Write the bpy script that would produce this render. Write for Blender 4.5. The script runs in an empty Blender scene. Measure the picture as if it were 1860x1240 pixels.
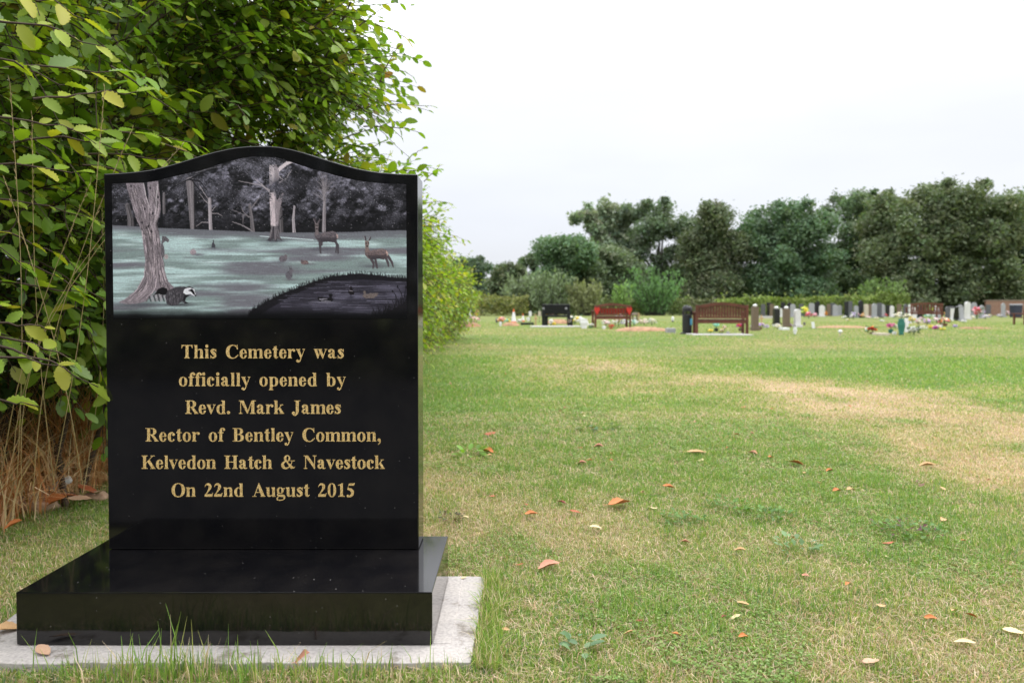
import bpy, bmesh, math, random
import numpy as np
from mathutils import Vector, Matrix

# ------------------------------------------------------------------ camera
S = bpy.context.scene
COL = S.collection
F, HC, PITCH, PPY = 1245.0, 0.614, math.radians(1.3), 589.0   # focal length in photo pixels, eye height, tilt
cam_d = bpy.data.cameras.new('camera'); cam = bpy.data.objects.new('camera', cam_d); COL.objects.link(cam)
cam_d.sensor_width = 36.0; cam_d.lens = 36.0 * F / 1860.0
cam_d.shift_y = -(620.0 - PPY) / 1860.0
cam_d.clip_start = 0.05; cam_d.clip_end = 2000.0
cam.location = (0, 0, HC); cam.rotation_euler = (math.pi / 2 - PITCH, 0, 0)
cam_d.dof.use_dof = True; cam_d.dof.focus_distance = 1.48; cam_d.dof.aperture_fstop = 5.2
S.camera = cam

# ------------------------------------------------------------------ overcast daylight
SUN_EL, SUN_AZ = math.radians(52), math.radians(60)            # azimuth from +Y towards +X
W = bpy.data.worlds.new('World'); S.world = W; W.use_nodes = True
nt = W.node_tree; nt.nodes.clear()
def N(t, **k):
    n = nt.nodes.new(t)
    for a, v in k.items(): setattr(n, a, v)
    return n
LK = lambda a, b: nt.links.new(a, b)
out = N('ShaderNodeOutputWorld'); add = N('ShaderNodeAddShader')
sky = N('ShaderNodeTexSky', sky_type='NISHITA'); sky.sun_disc = False; sky.sun_elevation = SUN_EL; sky.sun_rotation = SUN_AZ
sky.air_density = 1.0; sky.dust_density = 3.0
b1 = N('ShaderNodeBackground'); b1.inputs[1].default_value = 0.02; LK(sky.outputs[0], b1.inputs[0])
tc = N('ShaderNodeTexCoord'); sp = N('ShaderNodeSeparateXYZ'); LK(tc.outputs['Generated'], sp.inputs[0])
noi = N('ShaderNodeTexNoise'); noi.inputs['Scale'].default_value = 2.2; noi.inputs['Detail'].default_value = 4.0
mp = N('ShaderNodeMapping'); mp.inputs['Scale'].default_value = (1, 1, 3.2); LK(tc.outputs['Generated'], mp.inputs[0]); LK(mp.outputs[0], noi.inputs['Vector'])
ramp = N('ShaderNodeValToRGB')                                  # cloud layer, brighter overhead
els = ramp.color_ramp.elements
els[0].position = 0.0; els[0].color = (.80, .82, .88, 1)
els[1].position = 1.0; els[1].color = (3.7, 3.75, 3.85, 1)
for q, c in ((.1, (.82, .845, .91)), (.2, (.865, .885, .935)), (.27, (.92, .935, .975)), (.325, (.97, .98, 1.005)), (.365, (1.6, 1.62, 1.68)), (.56, (2.2, 2.22, 2.3))):
    e = els.new(q); e.color = (*c, 1)
LK(sp.outputs[2], ramp.inputs[0])
mr = N('ShaderNodeMapRange'); mr.inputs[1].default_value = .3; mr.inputs[2].default_value = .7; mr.inputs[3].default_value = .93; mr.inputs[4].default_value = 1.05
LK(noi.outputs[0], mr.inputs[0])
b2 = N('ShaderNodeBackground'); LK(ramp.outputs[0], b2.inputs[0]); LK(mr.outputs[0], b2.inputs[1])
LK(b1.outputs[0], add.inputs[0]); LK(b2.outputs[0], add.inputs[1]); LK(add.outputs[0], out.inputs[0])
sun_d = bpy.data.lights.new('sun', 'SUN'); sun_d.energy = 1.4; sun_d.angle = math.radians(22); sun_d.color = (1, .96, .9)
sun = bpy.data.objects.new('sun', sun_d); COL.objects.link(sun)
sd = Vector((math.sin(SUN_AZ) * math.cos(SUN_EL), math.cos(SUN_AZ) * math.cos(SUN_EL), math.sin(SUN_EL)))
sun.rotation_euler = sd.to_track_quat('Z', 'Y').to_euler(); sun.location = sd * 60
S.view_settings.view_transform = 'Standard'; S.view_settings.look = 'None'; S.view_settings.exposure = 0.0; S.view_settings.gamma = 1.0

# ------------------------------------------------------------------ where a photo pixel lies in the place
GZ = -0.02                                                       # lawn level; the slab top is 0
def ray(px, py):
    u, v = (px - 930.0) / F, (PPY - py) / F
    return (u, math.cos(PITCH) + v * math.sin(PITCH), -math.sin(PITCH) + v * math.cos(PITCH))
def at(px, py, z=GZ):
    r = ray(px, py); t = (z - HC) / r[2]
    return Vector((r[0] * t, r[1] * t, z))
def plane(px, py, y):
    r = ray(px, py); t = y / r[1]
    return Vector((r[0] * t, y, HC + r[2] * t))

# ------------------------------------------------------------------ mesh helpers
def tag(o, label=None, cat=None, group=None, kind=None):
    for k, v in (('label', label), ('category', cat), ('group', group), ('kind', kind)):
        if v: o[k] = v
    return o
def empty(name, loc, label=None, cat=None, group=None, rz=0.0):
    o = bpy.data.objects.new(name, None); COL.objects.link(o); o.location = loc; o.rotation_euler = (0, 0, rz)
    o.empty_display_size = .1
    return tag(o, label, cat, group)
def link(name, me, mat, parent=None, loc=None):
    if mat is not None: me.materials.append(mat)
    o = bpy.data.objects.new(name, me); COL.objects.link(o)
    if parent: o.parent = parent
    if loc is not None: o.location = loc
    return o
def np_mesh(name, V, Fc, col=None, smooth=False):
    """mesh from numpy arrays; Fc is (m,k) or a list of such arrays"""
    me = bpy.data.meshes.new(name)
    Fl = Fc if isinstance(Fc, list) else [Fc]
    Fl = [f for f in Fl if len(f)]
    V = np.asarray(V, np.float32)
    me.vertices.add(len(V)); me.vertices.foreach_set('co', V.ravel())
    tot = np.concatenate([np.full(len(f), f.shape[1], np.int32) for f in Fl])
    idx = np.concatenate([np.asarray(f, np.int32).ravel() for f in Fl])
    me.loops.add(len(idx)); me.polygons.add(len(tot))
    me.loops.foreach_set('vertex_index', idx)
    st = np.zeros(len(tot), np.int32); st[1:] = np.cumsum(tot)[:-1]
    me.polygons.foreach_set('loop_start', st)
    if smooth: me.polygons.foreach_set('use_smooth', np.ones(len(tot), bool))
    me.update(calc_edges=True)
    if col is not None:
        a = me.color_attributes.new('Col', 'FLOAT_COLOR', 'POINT')
        c = np.ones((len(V), 4), np.float32); c[:, :3] = col
        a.data.foreach_set('color', c.ravel())
    return me
class MB:
    """collects shapes, then becomes ONE mesh object"""
    def __init__(s): s.v = []; s.f = []
    def poly(s, pts, faces):
        b = len(s.v); s.v += [tuple(p) for p in pts]; s.f += [tuple(b + i for i in f) for f in faces]; return s
    def box(s, c, d, rz=0.0, rx=0.0, ry=0.0, taper=1.0):
        M = Matrix.Translation(c) @ Matrix.Rotation(rz, 4, 'Z') @ Matrix.Rotation(rx, 4, 'X') @ Matrix.Rotation(ry, 4, 'Y')
        P = [M @ Vector((x * d[0] / 2 * (taper if z > 0 else 1), y * d[1] / 2 * (taper if z > 0 else 1), z * d[2] / 2)) for z in (-1, 1) for y in (-1, 1) for x in (-1, 1)]
        return s.poly(P, [(0, 2, 3, 1), (4, 5, 7, 6), (0, 1, 5, 4), (2, 6, 7, 3), (0, 4, 6, 2), (1, 3, 7, 5)])
    def tube(s, pts, r, n=6):
        pts = [Vector(p) for p in pts]
        if not hasattr(r, '__len__'): r = [r] * len(pts)
        P = []
        for i, p in enumerate(pts):
            t = (pts[min(i + 1, len(pts) - 1)] - pts[max(i - 1, 0)])
            t = t.normalized() if t.length > 1e-9 else Vector((0, 0, 1))
            a = t.cross(Vector((0, 1, 0)) if abs(t.y) < .9 else Vector((1, 0, 0))).normalized(); b = t.cross(a)
            P += [p + (a * math.cos(k * 2 * math.pi / n) + b * math.sin(k * 2 * math.pi / n)) * r[i] for k in range(n)]
        Fs = [(i * n + k, i * n + (k + 1) % n, (i + 1) * n + (k + 1) % n, (i + 1) * n + k) for i in range(len(pts) - 1) for k in range(n)]
        Fs += [tuple(range(n))[::-1], tuple((len(pts) - 1) * n + k for k in range(n))]
        return s.poly(P, Fs)
    def lathe(s, prof, c=(0, 0, 0), n=14, sx=1.0, sy=1.0):
        P = [(c[0] + r * math.cos(k * 2 * math.pi / n) * sx, c[1] + r * math.sin(k * 2 * math.pi / n) * sy, c[2] + z) for r, z in prof for k in range(n)]
        Fs = [(i * n + k, i * n + (k + 1) % n, (i + 1) * n + (k + 1) % n, (i + 1) * n + k) for i in range(len(prof) - 1) for k in range(n)]
        Fs += [tuple(range(n))[::-1], tuple((len(prof) - 1) * n + k for k in range(n))]
        return s.poly(P, Fs)
    def prism(s, outl, y0, y1):
        """outline in x,z extruded along y"""
        n = len(outl)
        P = [(x, y0, z) for x, z in outl] + [(x, y1, z) for x, z in outl]
        return s.poly(P, [tuple(range(n)), tuple(range(2 * n - 1, n - 1, -1))] + [(i, i + n, (i + 1) % n + n, (i + 1) % n) for i in range(n)])
    def blob(s, c, r, seed=0, n=7, m=10, rough=.12):
        rg = random.Random(seed); P = []
        for i in range(n + 1):
            a = math.pi * i / n
            for k in range(m):
                q = 1 + rg.uniform(-rough, rough) if 0 < i < n else 1
                P.append((c[0] + r[0] * q * math.sin(a) * math.cos(2 * math.pi * k / m), c[1] + r[1] * q * math.sin(a) * math.sin(2 * math.pi * k / m), c[2] + r[2] * q * math.cos(a)))
        return s.poly(P, [(i * m + k, (i + 1) * m + k, (i + 1) * m + (k + 1) % m, i * m + (k + 1) % m) for i in range(n) for k in range(m)])
    def build(s, name, mat, parent=None, loc=None, smooth=False, bevel=0.0):
        me = bpy.data.meshes.new(name); me.from_pydata(s.v, [], s.f); me.update()
        bm = bmesh.new(); bm.from_mesh(me); bmesh.ops.remove_doubles(bm, verts=bm.verts, dist=1e-6); bmesh.ops.recalc_face_normals(bm, faces=bm.faces); bm.to_mesh(me); bm.free()
        if smooth:
            me.polygons.foreach_set('use_smooth', np.ones(len(me.polygons), bool))
        o = link(name, me, mat, parent, loc)
        if bevel:
            b = o.modifiers.new('bevel', 'BEVEL'); b.width = bevel; b.segments = 2; b.limit_method = 'ANGLE'
        return o

# ------------------------------------------------------------------ materials
def new_mat(name):
    m = bpy.data.materials.new(name); m.use_nodes = True
    t = m.node_tree; p = t.nodes['Principled BSDF']
    return m, t, p
def mat(name, col, rough=.7, var=.18, scale=18.0, bump=0.0, spec=.4, metal=0.0, dirt=None):
    """a surface with a noisy base colour (and optional bump)"""
    m, t, p = new_mat(name)
    p.inputs['Roughness'].default_value = rough; p.inputs['Metallic'].default_value = metal; p.inputs['Specular IOR Level'].default_value = spec
    tcn = t.nodes.new('ShaderNodeTexCoord'); n = t.nodes.new('ShaderNodeTexNoise'); n.inputs['Scale'].default_value = scale; n.inputs['Detail'].default_value = 5
    r = t.nodes.new('ShaderNodeValToRGB'); r.color_ramp.elements[0].position = .3; r.color_ramp.elements[1].position = .7
    d = dirt or tuple(c * (1 - var) for c in col)
    r.color_ramp.elements[0].color = (*d, 1); r.color_ramp.elements[1].color = (*[min(1, c * (1 + var * .6)) for c in col], 1)
    t.links.new(tcn.outputs['Object'], n.inputs['Vector']); t.links.new(n.outputs[0], r.inputs[0]); t.links.new(r.outputs[0], p.inputs['Base Color'])
    if bump:
        b = t.nodes.new('ShaderNodeBump'); b.inputs['Strength'].default_value = bump; b.inputs['Distance'].default_value = .01
        t.links.new(n.outputs[0], b.inputs['Height']); t.links.new(b.outputs[0], p.inputs['Normal'])
    return m
def leaf_mat(name, trans=.3, rough=.5, spec=.3, tint=(1.25, 1.45, .6)):
    """foliage coloured per leaf by the mesh's own colour, light passing through"""
    m, t, p = new_mat(name)
    a = t.nodes.new('ShaderNodeAttribute'); a.attribute_name = 'Col'
    p.inputs['Roughness'].default_value = rough; p.inputs['Specular IOR Level'].default_value = spec
    t.links.new(a.outputs['Color'], p.inputs['Base Color'])
    if trans:
        tr = t.nodes.new('ShaderNodeBsdfTranslucent'); mx = t.nodes.new('ShaderNodeMixShader'); mx.inputs[0].default_value = trans
        mu = t.nodes.new('ShaderNodeMix'); mu.data_type = 'RGBA'; mu.blend_type = 'MULTIPLY'; mu.inputs[0].default_value = 1; mu.inputs[7].default_value = (*tint, 1)
        t.links.new(a.outputs['Color'], mu.inputs[6]); t.links.new(mu.outputs[2], tr.inputs[0])
        t.links.new(p.outputs[0], mx.inputs[1]); t.links.new(tr.outputs[0], mx.inputs[2]); t.links.new(mx.outputs[0], t.nodes['Material Output'].inputs[0])
    return m

# ------------------------------------------------------------------ leaf scattering
def unit(a): return a / np.maximum(np.linalg.norm(a, axis=-1, keepdims=True), 1e-9)
def leaf_template(st, teeth=0.0, w=.3, fold=.12, droop=.14, pleat=0.0):
    xs = np.linspace(0, 1, st + 1)
    hw = w * np.sin(np.pi * np.clip(xs, 0, 1) ** .8) ** .75
    V = []
    for i, x in enumerate(xs):
        h = hw[i] * (1 + (teeth if i % 2 else -teeth)); sx = x + (.05 if 0 < i < st else 0); z = -droop * x * x; pl = pleat * (1 if i % 2 else -1)
        V += [(x, 0, z), (sx, h, z + fold * h + pl), (sx, -h, z + fold * h + pl)]
    Fs = []
    for i in range(st):
        a, b = 3 * i, 3 * i + 3
        Fs += [(a, b, b + 1, a + 1), (a + 2, b + 2, b, a)]
    return np.array(V, float), np.array(Fs)
LEAF_FINE = leaf_template(13, .1, .255, .22, .16, .012)
LEAF_MID = leaf_template(7, .06, .27, .2, .18)
LEAF_FAR = leaf_template(2, 0, .36, .25, .15)
def scatter(tpl, O, D, Nn, Sc, C):
    """copies of a leaf template: origins, directions, normals, sizes, colours -> V, F, col"""
    T, Fs = tpl
    D = unit(D); Sd = unit(np.cross(Nn, D)); Nn = np.cross(D, Sd)
    Sc = Sc[:, None, None]
    V = O[:, None] + Sc * (T[None, :, 0, None] * D[:, None] + T[None, :, 1, None] * Sd[:, None] + T[None, :, 2, None] * Nn[:, None])
    n, k = len(O), len(T)
    Fa = (Fs[None] + (np.arange(n) * k)[:, None, None]).reshape(-1, Fs.shape[1])
    return V.reshape(-1, 3), Fa, np.repeat(C, k, 0)
def pick(rg, n, pal, p, jit=.18):
    c = np.array(pal)[rg.choice(len(pal), n, p=p)]
    return c * (1 + rg.uniform(-jit, jit, (n, 1))) * (1 + rg.uniform(-.06, .06, (n, 3)))
def join(parts):
    V, Fa, C, b = [], [], [], 0
    for v, f, c in parts:
        V.append(v); Fa.append(f + b); C.append(c); b += len(v)
    return np.concatenate(V), np.concatenate(Fa), np.concatenate(C)
# ---- bold serif lettering drawn as outlines (units: 1/1000 em, baseline at 0) ----
def g_rect(x0, x1, y0, y1): return [[(x0, y0), (x1, y0), (x1, y1), (x0, y1)]]
def g_quad(*p): return [list(p)]
def g_ring(cx, cy, rx, ry, ix, iy, a0=0, a1=360, icx=None, icy=None, n=26):
    icx = cx if icx is None else icx; icy = cy if icy is None else icy
    out = []
    st = max(3, int(n * abs(a1 - a0) / 360))
    for k in range(st):
        q = []
        for t, (c, d, r, s) in ((k, (cx, cy, rx, ry)), (k + 1, (cx, cy, rx, ry)), (k + 1, (icx, icy, ix, iy)), (k, (icx, icy, ix, iy))):
            a = math.radians(a0 + (a1 - a0) * t / st)
            ca, sa = math.cos(a), math.sin(a)
            q.append((c + r * math.copysign(abs(ca) ** .92, ca), d + s * math.copysign(abs(sa) ** .92, sa)))
        out.append(q)
    return out
def g_dot(cx, cy, r, ry=None):
    ry = ry or r
    return [[(cx + r * math.cos(k * math.pi / 7), cy + ry * math.sin(k * math.pi / 7)) for k in range(14)]]
def g_rib(pts, n=6):
    """ribbon through (x, y, width) points, Catmull-Rom smoothed"""
    P = [pts[0]] + list(pts) + [pts[-1]]
    S = []
    for i in range(1, len(P) - 2):
        for k in range(n):
            t = k / n
            S.append(tuple(.5 * (2 * P[i][c] + (P[i + 1][c] - P[i - 1][c]) * t + (2 * P[i - 1][c] - 5 * P[i][c] + 4 * P[i + 1][c] - P[i + 2][c]) * t * t
                     + (3 * P[i][c] - P[i - 1][c] - 3 * P[i + 1][c] + P[i + 2][c]) * t ** 3) for c in range(3)))
    S.append(tuple(pts[-1]))
    L, R = [], []
    for i, (x, y, w) in enumerate(S):
        a, b = S[max(0, i - 1)], S[min(len(S) - 1, i + 1)]
        dx, dy = b[0] - a[0], b[1] - a[1]
        d = math.hypot(dx, dy) or 1
        L.append((x - dy / d * w / 2, y + dx / d * w / 2)); R.append((x + dy / d * w / 2, y - dx / d * w / 2))
    return [[L[i], L[i + 1], R[i + 1], R[i]] for i in range(len(S) - 1)]
def g_foot(x0, x1, y=0, o=52, t=34, up=1):
    """a thin serif with brackets under (up=1) or over (up=-1) a stem"""
    return g_rect(x0 - o, x1 + o, min(y, y + t * up), max(y, y + t * up)) + g_quad((x0 - o * .55, y + t * up), (x1 + o * .55, y + t * up), (x1, y + (t + 44) * up), (x0, y + (t + 44) * up))
def g_flag(x0, x1, y, o=50):
    """the sloping head serif of lower-case stems"""
    return g_quad((x0 - o, y), (x0 - o, y - 32), (x0, y - 60), (x1, y - 60), (x1, y))
def g_stem(x0, x1, y0, y1): return g_rect(x0, x1, y0, y1)
def glyph_table():
    G = {}
    xh = 473
    def lc(x, top): return g_stem(x, x + 142, 0, top - 30) + g_flag(x, x + 142, top, 46) + g_foot(x, x + 142, 0, 44)
    def arch(x, x2):  # shoulder from the stem at x to a stem ending right at x2
        return g_rib([(x + 120, 370, 20), (x + 190, 430, 50), (x2 - 150, 446, 66), (x2 - 85, 405, 130), (x2 - 71, 330, 142), (x2 - 71, 250, 142)]) + g_stem(x2 - 142, x2, 0, 262) + g_foot(x2 - 142, x2, 0, 44)
    G['T'] = (667, g_stem(255, 412, 0, 660) + g_foot(255, 412, 0, 78) + g_rect(34, 633, 634, 676) + g_quad((34, 640), (34, 500), (62, 500), (92, 590), (170, 640)) + g_quad((633, 640), (633, 500), (605, 500), (575, 590), (497, 640)))
    G['h'] = (556, lc(62, 676) + arch(62, 495))
    G['n'] = (556, lc(62, xh) + arch(62, 495))
    G['m'] = (833, lc(58, xh) + arch(58, 472) + arch(340, 778))
    G['r'] = (444, lc(62, xh) + g_rib([(185, 340, 30), (240, 420, 60), (310, 440, 80), (370, 425, 70)]) + g_dot(356, 402, 72))
    G['i'] = (278, lc(70, xh) + g_dot(141, 615, 84))
    G['l'] = (278, lc(70, 676))
    G['s'] = (389, g_rib([(325, 365, 46), (255, 436, 66), (150, 432, 92), (105, 365, 120), (180, 280, 160), (270, 190, 150), (288, 110, 118), (215, 36, 82), (130, 34, 66), (60, 115, 46)]) + g_quad((315, 470), (345, 470), (350, 318), (322, 318)) + g_quad((45, -12), (72, -12), (60, 160), (33, 160)))
    G['e'] = (444, g_ring(222, 230, 198, 244, 62, 208, 42, 345, icx=240) + g_rect(100, 408, 236, 276) + g_ring(222, 236, 188, 238, 66, 206, 8, 60, icx=228) )
    G['c'] = (444, g_ring(226, 230, 202, 244, 70, 200, 62, 330, icx=262) + g_dot(340, 348, 72) + g_rib([(335, 400, 70), (290, 444, 52), (240, 462, 26)]))
    G['o'] = (500, g_ring(250, 230, 222, 246, 82, 208))
    G['t'] = (333, g_stem(92, 234, 90, 600) + g_rect(22, 312, 424, 466) + g_quad((22, 430), (22, 452), (160, 610), (234, 640), (234, 560), (92, 440)) + g_rib([(163, 130, 142), (178, 60, 120), (230, 24, 70), (318, 84, 28)]))
    G['f'] = (333, g_stem(88, 230, 0, 540) + g_foot(88, 230, 0, 58) + g_rect(16, 312, 424, 466) + g_rib([(159, 500, 142), (172, 590, 130), (225, 660, 64), (300, 666, 50), (345, 640, 30)]) + g_dot(330, 600, 64))
    G['y'] = (500, g_quad((30, 448), (190, 448), (318, 110), (258, -20)) + g_quad((428, 448), (462, 448), (270, -60), (226, -60)) + g_rect(6, 240, 440, 473) + g_rect(352, 492, 440, 473) + g_rib([(256, -20, 44), (220, -115, 60), (150, -180, 64), (90, -168, 60)]) + g_dot(88, -128, 70))
    G['v'] = (500, g_quad((30, 448), (190, 448), (296, 160), (258, -12), (222, -12)) + g_quad((414, 448), (454, 448), (258, -12), (236, 40)) + g_rect(6, 238, 440, 473) + g_rect(345, 490, 440, 473))
    G['w'] = (722, g_quad((28, 448), (180, 448), (275, 170), (240, -12), (206, -12)) + g_quad((345, 400), (375, 360), (240, -12), (222, 40)) + g_quad((258, 448), (412, 448), (520, 170), (496, -12), (460, -12)) + g_quad((640, 448), (676, 448), (496, -12), (478, 50)) + g_rect(6, 222, 440, 473) + g_rect(236, 456, 440, 473) + g_rect(580, 716, 440, 473))
    G['a'] = (500, g_stem(238, 376, 90, 360) + g_rib([(307, 330, 138), (292, 400, 116), (225, 446, 60), (140, 446, 44), (90, 410, 30)]) + g_dot(116, 365, 74) + g_rib([(300, 272, 36), (190, 238, 60), (112, 180, 104), (98, 110, 128), (150, 45, 92), (225, 56, 56), (300, 110, 30)]) + g_rib([(307, 120, 138), (330, 50, 112), (400, 22, 54), (478, 58, 26)]))
    G['p'] = (556, g_stem(70, 212, -205, xh - 30) + g_flag(70, 212, xh, 46) + g_foot(70, 212, -205, 44) + g_ring(290, 230, 226, 246, 84, 206, -140, 140, icx=284))
    G['b'] = (556, g_stem(66, 208, 0, 646) + g_flag(66, 208, 676, 46) + g_ring(292, 230, 228, 246, 84, 206, -140, 140, icx=284) + g_quad((66, 60), (66, -14), (90, -14), (150, 40)))
    G['d'] = (556, g_stem(340, 482, 40, 646) + g_flag(340, 482, 676, 46) + g_ring(266, 230, 228, 246, 84, 206, 40, 320, icx=272) + g_quad((340, 60), (340, -14), (530, 4), (530, 36), (482, 44)))
    G['k'] = (556, lc(62, 676) + g_quad((200, 210), (225, 190), (440, 448), (385, 448)) + g_quad((245, 290), (345, 330), (548, 30), (380, 30)) + g_rect(330, 508, 440, 473) + g_rect(312, 560, 0, 34))
    G['u'] = (556, g_stem(62, 204, 150, xh - 30) + g_flag(62, 204, xh, 46) + g_stem(352, 494, 40, xh - 30) + g_flag(352, 494, xh, 46) + g_rib([(133, 170, 142), (150, 70, 128), (220, 30, 68), (300, 55, 44), (370, 120, 24)]) + g_quad((352, 60), (352, -12), (542, 2), (542, 34), (494, 44)))
    G['g'] = (500, g_ring(222, 310, 186, 164, 62, 132) + g_quad((310, 420), (470, 440), (470, 388), (360, 388)) + g_rib([(120, 180, 60), (80, 120, 70), (120, 70, 90), (260, 52, 110), (390, 40, 120), (440, -40, 100), (400, -130, 60), (250, -178, 50), (90, -160, 60), (50, -90, 64), (110, -10, 44), (170, 20, 30)]))
    G['.'] = (250, g_dot(125, 68, 84))
    G[','] = (250, g_dot(120, 72, 84) + g_rib([(160, 70, 90), (178, -10, 66), (140, -90, 44), (70, -160, 22)]))
    G['C'] = (722, g_ring(372, 332, 345, 356, 200, 310, 48, 318, icx=414) + g_quad((616, 688), (650, 688), (664, 446), (630, 446)) + g_rib([(640, 470, 40), (590, 590, 60), (500, 650, 52)]) + g_rib([(560, 70, 60), (640, 130, 44), (682, 190, 30)]))
    G['O'] = (778, g_ring(389, 332, 360, 358, 184, 318))
    G['R'] = (722, g_stem(110, 268, 0, 660) + g_foot(110, 268, 0, 86) + g_rect(24, 400, 642, 676) + g_rect(250, 400, 326, 360) + g_ring(370, 500, 232, 176, 70, 140, -90, 90, icx=364) + g_quad((300, 335), (452, 345), (700, 30), (520, 30)) + g_rect(500, 728, 0, 34))
    G['B'] = (667, g_stem(104, 262, 0, 660) + g_rect(18, 380, 640, 676) + g_rect(18, 380, 0, 36) + g_rect(250, 380, 335, 369) + g_ring(350, 512, 228, 164, 74, 128, -90, 90, icx=344) + g_ring(356, 184, 268, 184, 96, 148, -90, 90, icx=350))
    G['M'] = (944, g_rect(96, 136, 0, 660) + g_foot(96, 136, 0, 82) + g_quad((90, 676), (270, 676), (510, 150), (446, 20)) + g_quad((446, 20), (505, 20), (716, 640), (690, 676)) + g_stem(686, 840, 0, 660) + g_foot(686, 840, 0, 76) + g_rect(16, 262, 642, 676) + g_rect(700, 926, 642, 676))
    G['J'] = (500, g_stem(216, 374, 120, 660) + g_rect(130, 462, 642, 676) + g_rib([(295, 160, 158), (280, 60, 130), (220, -44, 84), (130, -66, 70), (70, -20, 60)]) + g_dot(88, 40, 82))
    G['K'] = (778, g_stem(110, 268, 0, 660) + g_foot(110, 268, 0, 86) + g_foot(110, 268, 676, 86, up=-1) + g_quad((262, 300), (290, 280), (640, 650), (590, 650)) + g_quad((330, 380), (455, 470), (748, 30), (560, 30)) + g_rect(505, 730, 642, 676) + g_rect(500, 778, 0, 34))
    G['H'] = (778, g_stem(106, 264, 0, 676) + g_stem(514, 672, 0, 676) + g_foot(106, 264, 0, 84) + g_foot(106, 264, 676, 84, up=-1) + g_foot(514, 672, 0, 84) + g_foot(514, 672, 676, 84, up=-1) + g_rect(250, 530, 322, 366))
    G['N'] = (722, g_rect(96, 140, 0, 640) + g_foot(96, 140, 0, 80) + g_rect(576, 620, -14, 660) + g_foot(576, 620, 676, 80, up=-1) + g_quad((60, 676), (250, 676), (620, 160), (620, -16), (590, -16)) + g_rect(16, 240, 642, 676))
    G['A'] = (722, g_quad((352, 690), (384, 690), (680, 30), (500, 30), (318, 470), (330, 640)) + g_quad((352, 690), (368, 600), (150, 30), (106, 30)) + g_rect(205, 500, 196, 236) + g_rect(8, 242, 0, 34) + g_rect(446, 716, 0, 34))
    G['&'] = (833, g_ring(372, 525, 168, 166, 62, 126, 0, 360, icx=392) + g_quad((240, 470), (330, 430), (742, 60), (600, -8), (560, 20)) + g_rib([(400, 420, 40), (240, 360, 80), (140, 250, 140), (150, 130, 156), (230, 44, 110), (360, 36, 76), (480, 110, 56), (600, 260, 40), (640, 400, 40)]) + g_rect(548, 790, 392, 426) + g_rib([(640, 80, 110), (710, 50, 60), (796, 110, 30)]))
    G['2'] = (500, g_rib([(40, 490, 30), (90, 590, 60), (170, 630, 100), (280, 600, 140), (320, 500, 156), (290, 400, 130), (200, 260, 70), (60, 80, 44)]) + g_quad((24, 0), (428, 0), (478, 190), (448, 190), (400, 130), (40, 130), (24, 40)))
    G['0'] = (500, g_ring(250, 332, 226, 356, 88, 322))
    G['1'] = (500, g_stem(190, 336, 0, 600) + g_foot(190, 336, 0, 108) + g_quad((336, 560), (336, 688), (310, 688), (66, 588), (66, 556), (190, 580)))
    G['5'] = (500, g_quad((168, 676), (438, 676), (476, 688), (424, 566), (150, 566), (120, 600)) + g_quad((168, 676), (110, 420), (60, 382), (140, 600)) + g_rib([(70, 388, 80), (180, 380, 130), (300, 310, 150), (350, 200, 150), (300, 80, 130), (200, 16, 90), (110, 14, 90)]) + g_dot(92, 40, 66))
    G[' '] = (250, [])
    return G
GLYPHS = glyph_table()
def layout_line(text, x0, x1, capx, space=1.6, sx=.95):
    """polygons of one line: cap height capx, its ink stretched from x0 to x1 by tracking"""
    k = capx / 676
    pen, runs = 0, []
    for ch in text:
        adv, polys = GLYPHS[ch]
        runs.append((pen, [[(x * sx, y) for x, y in q] for q in polys])); pen += adv * (space if ch == ' ' else sx)
    xs = lambda i: [p[0] for q in runs[i][1] for p in q]
    first, last = min(xs(0)), runs[-1][0] + max(xs(-1))
    track = ((x1 - x0) / k - (last - first)) / (len(text) - 1)
    out, word = [], []
    for i, (px, polys) in enumerate(runs):
        ox = px + track * i - first
        out += [[(x0 + (ox + x) * k, y * k) for x, y in q] for q in polys]
        word += [text[:i].count(' ')] * len(polys)
    return out, word
# ---- the etched woodland picture on the stone, worked out as a grid of colours ----
PX0, PX1, PY0, PY1, PK = 75.0, 1702.0, 104.0, 1004.0, 2.5
PW, PH = int((PX1 - PX0) / PK), int((PY1 - PY0) / PK)
def vnoise(h, w, sy, sx, rg):
    """smooth value noise with cells of sy by sx pixels"""
    gy, gx = int(h / sy) + 3, int(w / sx) + 3
    g = rg.random((gy, gx))
    y, x = np.arange(h) / sy, np.arange(w) / sx
    iy, ix = y.astype(int), x.astype(int)
    fy, fx = y - iy, x - ix
    fy, fx = (fy * fy * (3 - 2 * fy))[:, None], (fx * fx * (3 - 2 * fx))[None]
    a, b = g[iy][:, ix], g[iy][:, ix + 1]
    c, d = g[iy + 1][:, ix], g[iy + 1][:, ix + 1]
    return (a * (1 - fx) + b * fx) * (1 - fy) + (c * (1 - fx) + d * fx) * fy
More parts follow.
